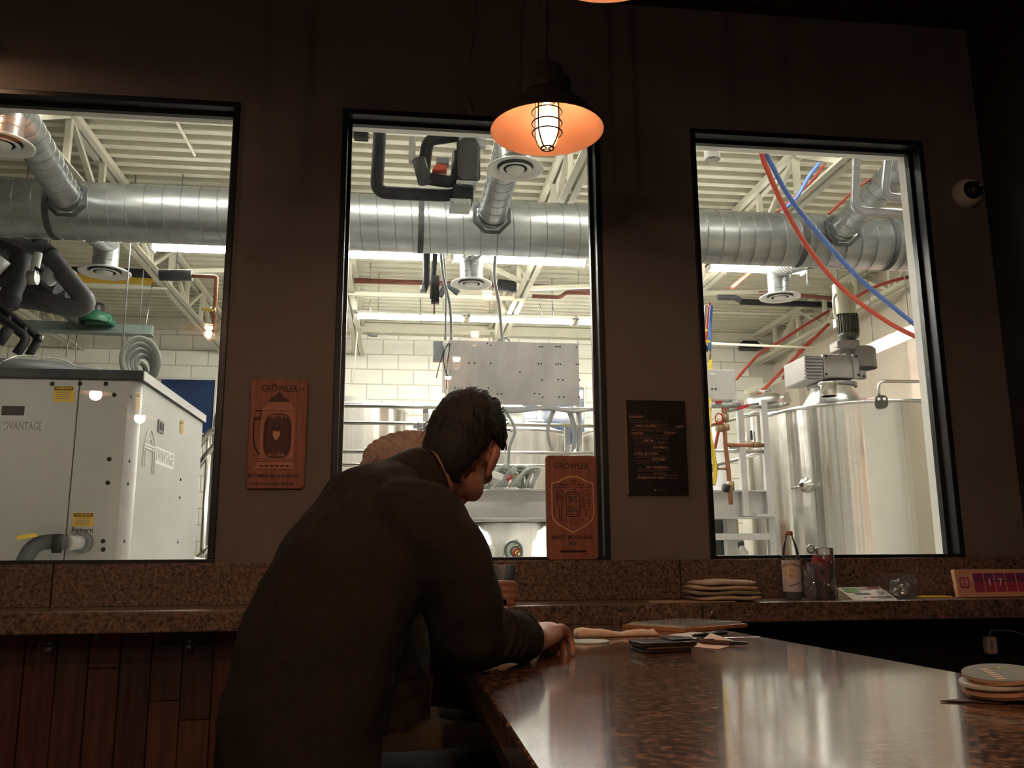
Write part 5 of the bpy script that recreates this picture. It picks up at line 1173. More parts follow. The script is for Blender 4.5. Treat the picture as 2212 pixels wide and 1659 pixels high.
ig = thing('counter_sign','small follower counter board with number flaps at the right edge of the ledge','sign',V((A(2140,1290,2.7).x,2.72,ZL)))
i0 = V((A(2071,1286,2.70).x,2.70,ZL+.002)); ih = A(2071,1231,2.72).z-ZL; tl_ = math.radians(8); up = V((0,math.sin(tl_),math.cos(tl_))); nn = V((0,-math.cos(tl_),math.sin(tl_)))
MB().prism(rrect(0,.33,0,ih,.003),i0,X_,up,-nn*.018).build('board','insta_board',ig,.001)
def on_i(x, y, d=.0008): return i0+X_*x+up*y+nn*d
def flat(pts, mat, name, d=.0008): return MB().add([on_i(a,b,d) for a,b in pts],[tuple(range(len(pts)))]).build(name,mat,ig)
lc = (.029,ih*.52); s_ = .017
flat(rrect(lc[0]-s_,lc[0]+s_,lc[1]-s_,lc[1]+s_,.006),'insta_pink','logo_tile')
q = rrect(lc[0]-s_*.62,lc[0]+s_*.62,lc[1]-s_*.62,lc[1]+s_*.62,.0045); MB().tube([on_i(a,b,.0014) for a,b in q+[q[0]]],.0012,5).build('logo_frame','insta_white',ig)
MB().tube([on_i(lc[0]+.0055*math.cos(k*math.pi/8),lc[1]+.0055*math.sin(k*math.pi/8),.0014) for k in range(17)],.0012,5).build('logo_ring','insta_white',ig); MB().ell(on_i(lc[0]+s_*.38,lc[1]+s_*.38,.0014),(.0012,.0012,.0012),None,8,6).build('logo_dot','insta_white',ig)
for k, d_ in enumerate(('','1','7','','')):
    x_ = .062+.0385*k; flat([(x_,ih*.18),(x_+.035,ih*.18),(x_+.035,ih*.52),(x_,ih*.52)],'insta_pink','flap_lower'); flat([(x_,ih*.525),(x_+.035,ih*.525),(x_+.035,ih*.86),(x_,ih*.86)],'insta_purple','flap_upper')
    if d_: text('digit',d_,'insta_white',ig,on_i(x_+.0175,ih*.52,.0012),X_,up,.032,ext=.0004,off=.0006)

# -- charger hanging under the ledge
ca = A(2141,1393,2.80); cgr = thing('charger_plug','pale phone charger hanging by its cable below the ledge at the right','charger',ca-V((0,0,.03)))
MB().box(ca.x-.019,ca.x+.018,2.79,2.82,ca.z-.030,ca.z+.028).build('body','charger_white',cgr,.007,3); MB().box(ca.x-.010,ca.x+.0,2.7885,2.79,ca.z-.018,ca.z+.016).build('print','grey_plastic',cgr)
MB().tube(bend(pp([(2137,1375),(2139,1362),(2160,1361),(2185,1362),(2230,1378),(2300,1400)],2.80),.015),.0022,7).build('cable','charger_white',cgr)

# -- things lying on the bar
cst = Az(1272,1387,ZBAR)
def coaster(c, r, name, lab, mats=('coaster_top','coaster_board'), th=.0032, R=None, group=None, marks=False):
    t = thing(name, lab, 'coaster', c, group); local(t)
    MB().lathe([(0,.0005),(r,.0005),(r,th*.8),(0,th*.8)],36,smooth=False).build('board',mats[1],t); MB().lathe([(r*.99,th*.8),(r*.99,th),(0,th)],36,smooth=False).build('face',mats[0],t)
    if marks:
        [MB().bar(V((-.034+.009*k,-.012+.0055*k,th+.0003)),V((-.034+.009*k-.006,-.012+.0055*k+.010,th+.0003)),.006,.0004).build('block_print','coaster_print',t) for k in range(6)]; MB().prism([(.012,.0),(.02,.012),(.030,.006),(.026,-.006),(.016,-.008)],(0,0,th),X_,Y_,(0,0,.0003)).build('hop_mark','coaster_green',t)
        MB().lathe([(0,th+.0004),(.003,th+.0004)],10,(.022,.004,0)).build('star','coaster_print',t)
    else: MB().lathe([(0,th+.0002),(r*.25,th+.0002)],16).build('mark','coaster_pale',t)
    if R: t.rotation_euler = R
    return t
coaster(cst,.0495,'beer_coaster','single grey-green round coaster lying on the bar beside the hand',('coaster_pale','coaster_pale'))
sc0 = Az(2152,1512,ZBAR); sc0.x += .012
cs = [('bottom',(.004,.004),.0),('second',(-.004,0),.03),('third',(.002,.003),-.04),('fourth',(-.006,.002),.05),('fifth',(.003,-.004),-.02),('top',(-.002,.0),.10)]
for k, (nm, (dx,dy), tl2) in enumerate(cs):
    lab = {'bottom':'bottom coaster of the tilted stack at the right','second':'second lowest coaster of the tilted stack','third':'third coaster up in the tilted stack','fourth':'pale edged coaster, fourth up in the tilted stack','fifth':'coaster just under the top of the tilted stack','top':'grey printed coaster on top of the tilted stack'}[nm]
    coaster(sc0+V((dx,dy,.0065+.0053*k)),.0495,'beer_coaster',lab,('coaster_top' if nm == 'top' else 'coaster_pale' if nm == 'fourth' else 'coaster_board','coaster_pale' if nm == 'fourth' else 'coaster_board'),.0052,(0,-.07-.012*k,tl2*8),'coasters stacked on the bar',nm == 'top')
MB().prism([(-.10,-.004),(-.03,-.035),(.05,-.02),(.05,.03),(-.03,.012)],sc0+V((-.0,0,.0006)),X_,Y_,(0,0,.002)).build('dark_card','card_brown',label='dark pointed card sticking out under the coaster stack',cat='card')

# napkin roll
nz = ZBAR; na, nb = Az(1245,1378,nz), Az(1418,1373,nz)
m = MB(); P = []; F = []; nx, n = 22, 10; rr = random.Random(2); dirn = (nb-na); sdn = dirn.cross(Z_).normalized()
for i in range(nx+1):
    u = i/nx; c = na.lerp(nb,u); hh = .0075+.003*math.sin(u*7)+.004*max(0,math.sin((u-.55)*9)); wd = .020+.004*math.sin(u*5+1)
    if i == nx: hh *= .4
    for k in range(n):
        t = 2*math.pi*k/n; P.append(c-sdn*math.cos(t)*wd+V((0,0,hh+hh*math.sin(t)+rr.uniform(-.0008,.0008) if math.sin(t) > -.5 else .0008)))
for i in range(nx):
    for k in range(n): F.append((i*n+k,i*n+(k+1)%n,(i+1)*n+(k+1)%n,(i+1)*n+k))
F += [list(range(n)),[nx*n+k for k in range(n)]]; m.add(P,F,True); m.build('cloth_napkin','napkin_cloth',label='rolled peach cloth napkin lying on the bar before the menu',cat='napkin')

# ring-bound menu on a wooden board
c4 = [V((.632,2.478,ZBAR)),V((.758,2.305,ZBAR)),V((.985,2.440,ZBAR)),V((.859,2.612,ZBAR))]
mn = thing('ring_menu','ring bound menu of plastic pages on a wooden board, on the bar','menu',(c4[0]+c4[2])/2)
def slab(t, c4, z0, th, mat, name, k=1.0, sh_=V((0,0,0))):
    cc = sum(c4,V((0,0,0)))/4; P = [cc+(p-cc)*k+sh_ for p in c4]; Q = [V((p.x,p.y,z0)) for p in P]+[V((p.x,p.y,z0+th)) for p in P]
    return MB().add(Q,[(0,1,2,3),(4,5,6,7),(0,1,5,4),(1,2,6,5),(2,3,7,6),(3,0,4,7)]).build(name,mat,t)
slab(mn,c4,ZBAR+.0006,.009,'menu_board','board')
for k in range(4): slab(mn,c4,ZBAR+.0100+.0016*k,.0012,'menu_page' if k < 3 else 'menu_page_grey','page',.93-.02*k,V((.002*k,.006+.002*(k%2),0)))
for px_, py_ in ((1490,1332),(1543,1335)):
    b0 = Az(px_-7,py_,ZBAR+.016); MB().tube([b0+V((.0085-.0085*math.cos(k*math.pi/12),.0,.022*math.sin(k*math.pi/12)+(-.006 if k in (0,12) else 0))) for k in range(13)],.0018,6).build('binder_ring','ring_metal',mn)

# wallet, papers, pens
wa = thing('leather_wallet','worn dark leather wallet lying on the bar','wallet',Az(1450,1412,ZBAR))
w0, w1 = Az(1392,1413,ZBAR), Az(1508,1408,ZBAR); wx = (w1-w0).normalized(); wy = Z_.cross(wx); wl_ = (w1-w0).length
for k, (z_, th, k0, k1, mt) in enumerate(((.0008,.007,.02,.9,'leather'),(.0085,.004,.05,.94,'leather_edge'),(.013,.009,0,1,'leather'))):
    MB().prism(rrect(wl_*k0,wl_*k1,.0,.085,.008),w0+V((0,0,z_)),wx,wy,(0,0,th)).build(['lower_flap','card_layer','upper_flap'][k],mt,wa,.002)
MB().prism([(wl_*.58,.01),(wl_*1.02,.02),(wl_*.98,.07),(wl_*.6,.075)],w0+V((0,0,.0222)),wx,wy,(0,0,.004)).build('coin_flap','leather',wa,.001)
def sheet(pts, lab, mat='paper_white', name='paper_slip', curl=None):
    P = [Az(a,b,ZBAR)+V((0,0,.0006)) for a,b in pts]
    if curl is not None: P[curl].z += .012
    n = len(P); Q = [p+V((0,0,.0006)) for p in P]
    return MB().add(P+Q,[tuple(range(n)),tuple(range(n,2*n))]+[(i,(i+1)%n,n+(i+1)%n,n+i) for i in range(n)]).build(name,mat,label=lab,cat='paper')
sheet([(1443,1372),(1492,1377),(1560,1370),(1495,1366)],'pale paper slip under the black pen on the bar')
sheet([(1500,1398),(1552,1403),(1600,1390),(1535,1379)],'peach paper slip under the brown pen on the bar','napkin_cloth',curl=3)
def pen(a, b, r, lab, mat):
    p0, p1 = Az(*a,ZBAR)+V((0,0,r+.0015)), Az(*b,ZBAR)+V((0,0,r+.0015)); t = thing('pen',lab,'pen',p0,'pens on the bar'); d = p1-p0
    MB().tube([p0,p0+d*.02,p0+d*.62,p0+d*.63],[r*.8,r,r,r],12).build('barrel',mat,t); MB().tube([p0+d*.63,p0+d*.9,p1],[r*.9,r*.8,.0008],12).build('tip','pen_dark',t); MB().bar(p0+d*.06+V((0,0,r)),p0+d*.3+V((0,0,r+.001)),.003,.002).build('clip','pen_dark',t)
pen((1570,1373),(1494,1379),.0052,'black pen lying on a paper slip near the menu','pen_dark'); pen((1512,1393),(1618,1397),.0055,'brown marker pen lying next to the wallet','pen_body')

# pint glass on the ledge
gl = V((A(1085,1300,2.70).x,2.705,ZL)); pg_ = thing('pint_glass','nearly empty pint glass held by the hand on the ledge','glass',gl); gh = A(1085,1221,2.70).z-ZL
MB().lathe([(0,.004),(.028,.004),(.030,.001),(.031,.008),(.042,gh),(.0425,gh+.001),(.0405,gh),(.0295,.014),(0,.012)],40,gl).build('tumbler','pint_clear',pg_)
M('beer_foam', (.75,.70,.62), .8, noise=.1); MB().lathe([(.0293,.013),(.0305,.026),(0,.024)],32,gl).build('foam_dregs','beer_foam',pg_)

# ================================================================== PEOPLE
M('skin', (.40,.185,.125), .5, noise=.12, nscale=30, bump=.05, bscale=120)
M('hair', (.0045,.0032,.003), .75, noise=.5, nscale=60, stretch=(1,1,.3), bump=.4, bscale=90)
M('jacket', (.024,.019,.016), .95, noise=.18, nscale=120, bump=.25, bscale=260, spec=.15)
M('collar_inside_lit', (.45,.27,.17), .9, noise=.15, nscale=60)  # tan stands for lamp light on the inner side of the collar
M('jeans', (.018,.022,.032), .9, noise=.3, nscale=90, bump=.2, bscale=200)
M('khaki', (.10,.075,.05), .9, noise=.2, nscale=60, bump=.2, bscale=150)
M('knit', (.36,.26,.22), .95, noise=.3, nscale=60, bump=.4, bscale=170)
M('knit_dark', (.11,.07,.06), .95, noise=.3, nscale=60, bump=.4, bscale=170)
M('sweater', (.06,.05,.045), .95, noise=.2, nscale=80, bump=.2, bscale=200)
M('shoe', (.02,.016,.014), .5, noise=.2)
M('eye_white', (.7,.68,.64), .3, noise=.02); M('eye_dark', (.03,.018,.012), .2, noise=.1); M('lips', (.38,.14,.11), .5, noise=.1)
M('green_mark', (.25,.55,.12), .5, noise=.1)
M('stool_wood', (.09,.045,.022), .5, noise=.3, nscale=8, stretch=(1,8,1)); M('stool_steel', (.03,.03,.03), .4, metal=.7, noise=.2)

def remeshed(m, name, mat, parent, voxel, smooth=6, disp=0, dscale=.05, label=None):
    o = m.build(name, mat, parent)
    md = o.modifiers.new('fuse', 'REMESH'); md.mode = 'VOXEL'; md.voxel_size = voxel; md.use_smooth_shade = True
    s = o.modifiers.new('soften', 'SMOOTH'); s.factor = .5; s.iterations = smooth
    if disp:
        tx = bpy.data.textures.new(name+'_folds', 'CLOUDS'); tx.noise_scale = dscale; tx.noise_depth = 2
        d = o.modifiers.new('folds', 'DISPLACE'); d.texture = tx; d.strength = disp; d.mid_level = .5; d.texture_coords = 'LOCAL'
    return tag(o, label)
def loft(m, rings, lat, n=28, power=1.0):
    """rings: (centre, half width, half depth); cross sections square to the spine"""
    P = []; F = []; lat = V(lat).normalized(); cs = [V(r[0]) for r in rings]
    for i, (c, a, b) in enumerate(rings):
        c = V(c); t = (cs[min(i+1,len(cs)-1)]-cs[max(0,i-1)]).normalized(); dp_ = t.cross(lat).normalized()
        for k in range(n):
            an = 2*math.pi*k/n; cx, sy_ = math.cos(an), math.sin(an)
            P.append(c+lat*a*math.copysign(abs(cx)**power,cx)+dp_*b*math.copysign(abs(sy_)**power,sy_))
    for i in range(len(rings)-1):
        for k in range(n): F.append((i*n+k,i*n+(k+1)%n,(i+1)*n+(k+1)%n,(i+1)*n+k))
    F += [list(range(n))[::-1],[(len(rings)-1)*n+k for k in range(n)]]
    return m.add(P,F,True)
def limb(m, pts, rads, n=16):
    m.tube(smooth_path(pts,4), rads, n)
    m.ell(pts[0],(rads[0],)*3,None,14,9); m.ell(pts[-1],(rads[-1],)*3,None,14,9); return m

def head_frame(az, pitch, roll):
    az, pitch, roll = map(math.radians, (az, pitch, roll))
    f = V((math.sin(az)*math.cos(pitch), math.cos(az)*math.cos(pitch), math.sin(pitch))); r = V((math.cos(az),-math.sin(az),0)); u = r.cross(f)
    r2 = r*math.cos(roll)-u*math.sin(roll); u2 = u*math.cos(roll)+r*math.sin(roll); return r2, f, u2     # right, forward, up
def add_head(m, c, fr, s=1.0):
    r, f, u = fr; R = Matrix((r,f,u)).transposed()
    q = lambda x, y, z: c+(r*x+f*y+u*z)*s
    E_ = lambda p, rad, nu=18, nv=12: m.ell(q(*p), tuple(a*s for a in rad), R, nu, nv)
    E_((0,-.012,.028),(.074,.094,.088),24,16)          # skull
    E_((0,.020,-.035),(.058,.066,.078),20,14)          # face
    E_((0,.052,-.088),(.030,.030,.026))                # chin
    for x in (-1,1):
        E_((x*.040,.028,-.066),(.022,.048,.032)); E_((x*.040,.062,-.022),(.022,.020,.018)); E_((x*.028,.075,.022),(.026,.014,.010))
        E_((x*.076,-.004,-.012),(.008,.020,.032),12,10); E_((x*.080,-.010,.000),(.006,.018,.022),12,10); E_((x*.074,.002,-.040),(.007,.011,.012),10,8)   # ear
    m.tube([q(0,.080,.012),q(0,.094,-.014),q(0,.104,-.032)],[.007*s,.010*s,.013*s],10); E_((0,.100,-.034),(.013,.012,.010),12,8)
    for x in (-1,1): E_((x*.012,.092,-.038),(.008,.009,.007),10,8)
    E_((0,.084,-.058),(.022,.010,.006),12,8); E_((0,.082,-.067),(.019,.010,.006),12,8)
    return q
def add_face_parts(q, s, body, fr):
    r, f, u = fr; R = Matrix((r,f,u)).transposed()
    for x in (-1,1):
        MB().ell(q(x*.031,.076,.004),(.0115*s,.008*s,.008*s),R,14,10).build('eye','eye_white',body); MB().ell(q(x*.031,.0835,.004),(.005*s,.002*s,.005*s),R,10,8).build('iris','eye_dark',body)
        MB().tube([q(x*.014,.090,.023),q(x*.032,.090,.029),q(x*.050,.078,.024)],[.0035*s,.004*s,.002*s],8).build('eyebrow','hair',body)
    MB().tube([q(-.022,.086,-.062),q(0,.0945,-.061),q(.022,.086,-.062)],[.002*s,.004*s,.002*s],8).build('lips','lips',body)
def hand(m, wrist, fwd, up, side, curl, s=1.0, spread=.10, thumb_out=.7):
    """palm and five fingers; side=+1 puts the thumb on the left of fwd seen from above"""
    fwd = V(fwd).normalized(); up = V(up); lat = fwd.cross(up).normalized(); up = lat.cross(fwd).normalized(); th = -lat*side
    q = lambda a, b, c_: wrist+(fwd*a+th*b+up*c_)*s
    m.tube([q(-.01,0,0),q(.02,.0,.002),q(.055,.002,.004),q(.085,.002,.003)],[.024*s,.030*s,.037*s,.034*s],14,True,.62)
    for k in range(4):
        b = .030-.020*k; L = (.042,.046,.043,.033)[k]; r = (.0095,.0098,.0092,.008)[k]; c0 = q(.082-.004*abs(k-1),b,.006); d = fwd+th*(1.5-k)*spread; p = c0; a = .15; pts = [q(.055,b*.8,.004),p]
        for j in range(3):
            a += curl[j]; dv = (d.normalized()*math.cos(a)-up*math.sin(a)); p = p+dv*L*(1,.68,.55)[j]*s; pts.append(p)
        m.tube(smooth_path(pts,4),[r*1.1*s,r*1.12*s,r*s,r*.92*s,r*.8*s],10); m.ell(pts[-1],(r*.8*s,)*3,None,10,7); m.ell(pts[1],(r*1.15*s,)*3,None,10,7)
    pts = [q(.015,.022,-.004),q(.038,.044,-.010),q(.066,.058*thumb_out/.7,-.014),q(.088,.056*thumb_out/.7,-.018)]
    m.tube(smooth_path(pts,4),[.015*s,.0135*s,.0115*s,.009*s],10); m.ell(pts[-1],(.009*s,)*3,None,10,7)

# ---------------------------------------------------------------- the leaning man
man = thing('person','man in a dark brown pullover leaning over the bar with his back turned','person',V((-.16,1.55,0)))
LAT = V((.5,-.866,0))
P_hip, P_waist, P_mid, P_ch, P_up, P_nk = V((-.165,1.55,.83)), V((-.175,1.575,.98)), V((-.155,1.61,1.12)), V((-.105,1.655,1.25)), V((-.045,1.695,1.345)), V((.012,1.725,1.41))
HC = A(1003,972,1.80)
fr = head_frame(20,-24,16)
SR, SL = V((.040,1.575,1.325)), V((-.10,1.83,1.365))
ER, WR = V((.125,1.605,1.132)), V((.272,1.765,1.112))
EL, WL = V((.07,2.02,1.212)), V((.225,1.955,1.142))
body = MB()
loft(body,[(P_hip,.15,.11),(P_waist,.15,.11),(P_mid,.16,.105),(P_ch,.165,.10),(P_up,.14,.075),(P_nk,.07,.06)],LAT)
qh = add_head(body, HC, fr, .94)
nb_ = P_nk-V((.01,0,.03)); ne = HC-fr[2]*.055-fr[1]*.035
body.tube(smooth_path([nb_,nb_.lerp(ne,.5)-fr[1]*.004,ne],4),[.060,.050,.048],18)
limb(body,[SR,SR.lerp(ER,.5)+V((.02,-.02,0)),ER],[.05,.045,.038]); limb(body,[ER,ER.lerp(WR,.5),WR],[.038,.036,.027])
limb(body,[SL,SL.lerp(EL,.5),EL],[.05,.045,.038]); limb(body,[EL,EL.lerp(WL,.5),WL],[.038,.036,.027])
hd = V((.42,.90,.10))
hand(body, WR+V((.008,.010,-.006)), hd, V((-.35,-.1,1)), 1, (.5,.95,.7), 1.06, .05)
hand(body, WL+V((.0,.0,-.004)), V((.9,-.22,-.22)), V((.1,.25,1)), -1, (.25,.6,.5), .92)
KR, KL = V((.26,1.66,.80)), V((.20,1.98,.80))
for h0, k0, s0 in ((P_hip+LAT*.09,KR,1),(P_hip-LAT*.09,KL,-1)):
    limb(body,[h0,h0.lerp(k0,.5),k0],[.075,.065,.05]); an = k0+V((-.08,.02,-.46)); limb(body,[k0,k0.lerp(an,.4),an],[.05,.048,.034]); limb(body,[an,an+V((.13,.03,-.05))],[.032,.026])
bo_ = remeshed(body,'body','skin',man,.0048,3)
add_face_parts(qh,.94,bo_,fr)

jk = MB()
loft(jk,[(P_hip+V((.012,0,-.02)),.172,.128),(P_hip+V((.012,0,.06)),.174,.128),(P_waist+V((.014,0,0)),.176,.128),(P_mid+V((.016,0,0)),.184,.126),(P_ch+V((.014,0,0)),.192,.122),(P_ch.lerp(P_up,.6)+V((.008,0,0)),.19,.110),(P_up+V((.01,.006,.022)),.168,.098),(P_nk-V((.004,.002,.016)),.098,.078)],LAT)
jk.tube(smooth_path([SR+V((-.05,.02,.01)),SR,SR.lerp(ER,.5)+V((.022,-.018,.006)),ER+V((0,0,.0))],4),[.082,.084,.074,.066],18)
jk.ell(ER,(.066,.066,.058)); jk.tube(smooth_path([ER,ER.lerp(WR,.45)+V((0,0,.004)),ER.lerp(WR,.84)],4),[.062,.058,.050,.045],16)
jk.ell(SR+V((.004,.004,.0)),(.088,.085,.085)); jk.ell(SL+V((.02,-.03,.0)),(.085,.085,.08))
jk.tube(smooth_path([SL,SL.lerp(EL,.5)+V((.02,0,0)),EL],4),[.078,.072,.064],16); jk.ell(EL,(.064,.064,.06)); jk.tube(smooth_path([EL,EL.lerp(WL,.5),WL-V((.016,-.01,-.003))],4),[.062,.055,.046,.042],16)
remeshed(jk,'pullover','jacket',man,.0075,7,.014,.07)
# folds on the sleeves and round the waist
for c0, c1, r0, k0 in ((ER,WR,.060,6),):
    for k in range(k0):
        c_ = c0.lerp(c1,.26+.10*k); d_ = (c1-c0).normalized(); sd_ = d_.cross(Z_).normalized(); u_ = sd_.cross(d_)
        rr_ = r0-.016*k/k0
        MB().tube([c_+d_*.010*math.sin(j*.5+k)+(sd_*math.cos(math.radians(j*12))+u_*math.sin(math.radians(j*12)))*rr_*.965 for j in range(-3,14)],.0055,6).build('sleeve_fold','jacket',man)
# cuffs
for c0, d0 in ((ER.lerp(WR,.90),(WR-ER).normalized()),(WL,(WL-EL).normalized())):
    MB().tube([c0-d0*.028,c0-d0*.004],[.043,.040],20,False).build('cuff','jacket',man)
# collar: folded strip round the neck, lamplight painted into its pale inside
ax = (ne-nb_).normalized(); cr = ax.cross(fr[1]).normalized(); cf = cr.cross(ax)
def collar(rad, h0, h1, flare, mat, name, drop, e1=.006, e2=.012):
    m = MB(); n = 26; P = []
    for i in range(n+1):
        a = math.radians(-160+320*i/n)+math.pi      # open at the throat
        d_ = cf*math.cos(a)+cr*math.sin(a); k = 1-abs(i/n-.5)*2
        P += [nb_+ax*(h0)+d_*(rad+flare), nb_+ax*(h1*(.55+.45*k))+d_*rad, nb_+ax*(h1*(.55+.45*k)+.004)+d_*(rad+e1), nb_+ax*(h0-drop)+d_*(rad+flare+e2)]
    F = []
    for i in range(n):
        for k in range(3): F.append((4*i+k,4*i+4+k,4*i+5+k,4*i+1+k))
    o = m.add(P,F,True).build(name,mat,man); sm_ = o.modifiers.new('thick','SOLIDIFY'); sm_.thickness = .004; sb = o.modifiers.new('sub','SUBSURF'); sb.levels = 1; sb.render_levels = 1
collar(.066,.015,.098,.012,'jacket','collar',.02); collar(.0605,.02,.104,.0,'collar_inside_lit','collar_inside_lit',-.03,.001,.0015)
# hair
def make_hair(q, fr, s, parent, mat='hair'):
    r, f, u = fr; R = Matrix((r,f,u)).transposed(); bm = bmesh.new(); bmesh.ops.create_icosphere(bm, subdivisions=5, radius=1)
    rr = random.Random(8); dl = []
    for v in bm.verts:
        x, y, z = v.co
        # keep the cap behind the hairline and down to the nape
        front = y > .28 and z < .22+.38*max(0,y-.28); low = z < -.93+.5*max(0,y+.35)+ (.25 if abs(x) > .60 and y > -.45 else 0); ear = abs(x) > .72 and -.35 < y < .45 and z < -.02
        if front or low or (y > .35 and z < -.05) or ear: dl.append(v); continue
        th = .013+.002*max(0,z)+.003*math.sin(9*math.atan2(y,x)+6*z)*max(0,z)+rr.uniform(-.002,.002)
        k = 1
        v.co = V((x*(.075+th*.75), y*(.095+th)-.012-.004, z*(.092+th*1.1)+.024))
        if z > .3: v.co += V((.003*math.sin(x*14),.0,.003*math.sin(x*18+y*7)))
        if z < -.3 and y < .1: v.co += V((0,-.012,-.036))*min(1,(-.3-z)*2)
    bmesh.ops.delete(bm, geom=dl, context='VERTS')
    for v in bm.verts: v.co = q(*v.co)-ORG[parent.name]
    me = bpy.data.meshes.new('hair'); bm.to_mesh(me); bm.free(); me.materials.append(MATS[mat]); me.polygons.foreach_set('use_smooth',[True]*len(me.polygons))
    o = bpy.data.objects.new('hair', me); C.objects.link(o); o.parent = parent; ORG[o.name] = ORG[parent.name]
    so = o.modifiers.new('thick','SOLIDIFY'); so.thickness = .012*s; so.offset = -1
    st = MB()
    for k in range(420):
        t = rr.uniform(0,2*math.pi); z = rr.uniform(-.35,1.0); c_ = math.sqrt(max(0,1-z*z)); x, y = c_*math.cos(t), c_*math.sin(t)
        if y > .25 and z < .55: continue
        if abs(x) > .7 and -.3 < y < .5 and z < .1: continue
        p0 = q(x*.086,y*.108-.014,z*.098+.024); tz = V((-y*.4+rr.uniform(-.3,.3), x*.4+.2, (-.6 if z < .55 else .25)+rr.uniform(-.2,.2)))
        d_ = (r*tz.x+f*tz.y+u*tz.z).normalized()*.022*s; n_ = (r*x+f*y+u*z)
        st.tube([p0,p0+d_*.5+n_*.004,p0+d_+n_*rr.uniform(.001,.007)],[.0011,.0009,.0003],4)
    st.build('hair_strands',mat,o,kind='stuff')
make_hair(qh,fr,.94,man)
# trousers and shoes
tr = MB()
for h0, k0 in ((P_hip+LAT*.09,KR),(P_hip-LAT*.09,KL)):
    limb(tr,[h0,h0.lerp(k0,.5),k0],[.098,.088,.070]); an = k0+V((-.08,.02,-.44)); limb(tr,[k0,k0.lerp(an,.5),an],[.068,.062,.055])
tr.ell(P_hip,(.15,.16,.10))
remeshed(tr,'trousers','jeans',man,.01,6,.010,.06)
for k0 in (KR,KL):
    an = k0+V((-.08,.02,-.47)); s_m = MB(); s_m.tube(smooth_path([an+V((-.05,0,-.045)),an+V((.0,0,-.03)),an+V((.09,.02,-.05)),an+V((.17,.04,-.065))],4),[.035,.044,.04,.028],14); remeshed(s_m,'shoe','shoe',man,.006,3)
pm = A(1070,1303,EL.lerp(WL,.55).y-.055)
for dx in (-.006,.006): MB().tube([pm+V((dx-.002,0,-.008)),pm+V((dx+.002,0,.008))],.0022,6).build('green_mark','green_mark',man)
MB().tube([WL-V((.018,-.01,.0))-(WL-EL).normalized()*.0,WL-V((.010,-.006,0))],[.036,.036],18,False).build('wristband','print_white',man)
# bar stool under him
sto = thing('bar_stool','dark wooden bar stool under the leaning man','bar stool',V((-.16,1.56,0)))
sc_z = .735
MB().lathe([(0,sc_z-.035),(.17,sc_z-.035),(.185,sc_z-.02),(.182,sc_z),(.15,sc_z-.006),(0,sc_z-.012)],36,V((-.16,1.56,0))).build('seat','stool_wood',sto)
for k in range(4):
    a = math.pi/4+k*math.pi/2; MB().tube([V((-.16+.12*math.cos(a),1.56+.12*math.sin(a),sc_z-.03)),V((-.16+.20*math.cos(a),1.56+.20*math.sin(a),0))],.014,10).build('leg','stool_steel',sto)
MB().tube([V((-.16+.177*math.cos(k*math.pi/16),1.56+.177*math.sin(k*math.pi/16),.28)) for k in range(33)],.010,8,False).build('foot_ring','stool_steel',sto)

# ---------------------------------------------------------------- companion in a knit hat behind him
p2 = thing('person','companion in a brown knit hat, almost hidden behind the leaning man','person',V((-.06,2.32,0)))
H2 = V((-.005,2.30,1.475)); f2_ = head_frame(75,-38,8); b2 = MB(); L2 = V((.3,-.95,0))
loft(b2,[((-.05,2.30,.80),.15,.11),((-.055,2.30,1.0),.15,.11),((-.05,2.30,1.2),.16,.10),((-.035,2.30,1.33),.12,.07),((-.02,2.30,1.38),.06,.055)],L2)
q2 = add_head(b2,H2,f2_,.95); b2.tube([(-.02,2.30,1.35),H2-f2_[2]*.05],[.055,.052],16)
s2r, s2l = V((.02,2.17,1.29)), V((-.07,2.46,1.29)); e2r, w2r = V((.10,2.38,1.16)), V((.245,2.60,1.165))
limb(b2,[s2r,s2r.lerp(e2r,.5),e2r],[.045,.042,.036]); limb(b2,[e2r,e2r.lerp(w2r,.5),w2r],[.036,.034,.026])
e2l, w2l = V((.0,2.50,1.14)), V((.14,2.56,1.155)); limb(b2,[s2l,s2l.lerp(e2l,.5),e2l],[.045,.042,.036]); limb(b2,[e2l,w2l],[.036,.026]); hand(b2,w2l,V((.3,.25,-.05)),Z_,-1,(.3,.3,.3),.9)
# right hand closed on the glass from the near left
wq = w2r+V((.006,.004,.0)); fw = V((.86,.02,.0)); tq = lambda a,b: gl+V((.0445*math.sin(a),-.0445*math.cos(a),b))
b2.tube(smooth_path([w2r,V((.268,2.635,1.168)),tq(-.75,.040)+V((-.008,-.010,0))],4),[.026,.030,.030],14); b2.ell(tq(-.7,.042)+V((-.012,-.010,0)),(.024,.022,.036))
for k in range(4):
    z_ = .064-.0195*k; r_ = .0095 if k < 3 else .008; e_ = (.75,.95,.9,.6)[k]
    b2.tube(smooth_path([tq(-.6,z_)+V((0,-.012,0)),tq(-.1,z_)+V((0,-.007,0)),tq(.45,z_-.001)+V((.003,-.007,0)),tq(e_,z_-.003)+V((.006,-.004,0))],4),[r_*1.1,r_*1.05,r_,r_*.82],10); b2.ell(tq(e_,z_-.003)+V((.006,-.004,0)),(r_*.82,)*3,None,10,7)
b2.tube(smooth_path([tq(-1.0,.055)+V((-.01,0,0)),tq(-1.7,.07)+V((-.008,.0,0)),tq(-2.4,.078)+V((-.008,.006,0))],4),[.013,.0115,.009],10)
for hx_, kx in ((V((-.03,2.20,.82)),V((.26,2.25,.80))),(V((-.06,2.40,.82)),V((.2,2.44,.80)))):
    limb(b2,[hx_,hx_.lerp(kx,.5),kx],[.07,.06,.048]); an = kx+V((-.10,0,-.48)); limb(b2,[kx,an],[.046,.033]); limb(b2,[an,an+V((.12,0,-.04))],[.03,.025])
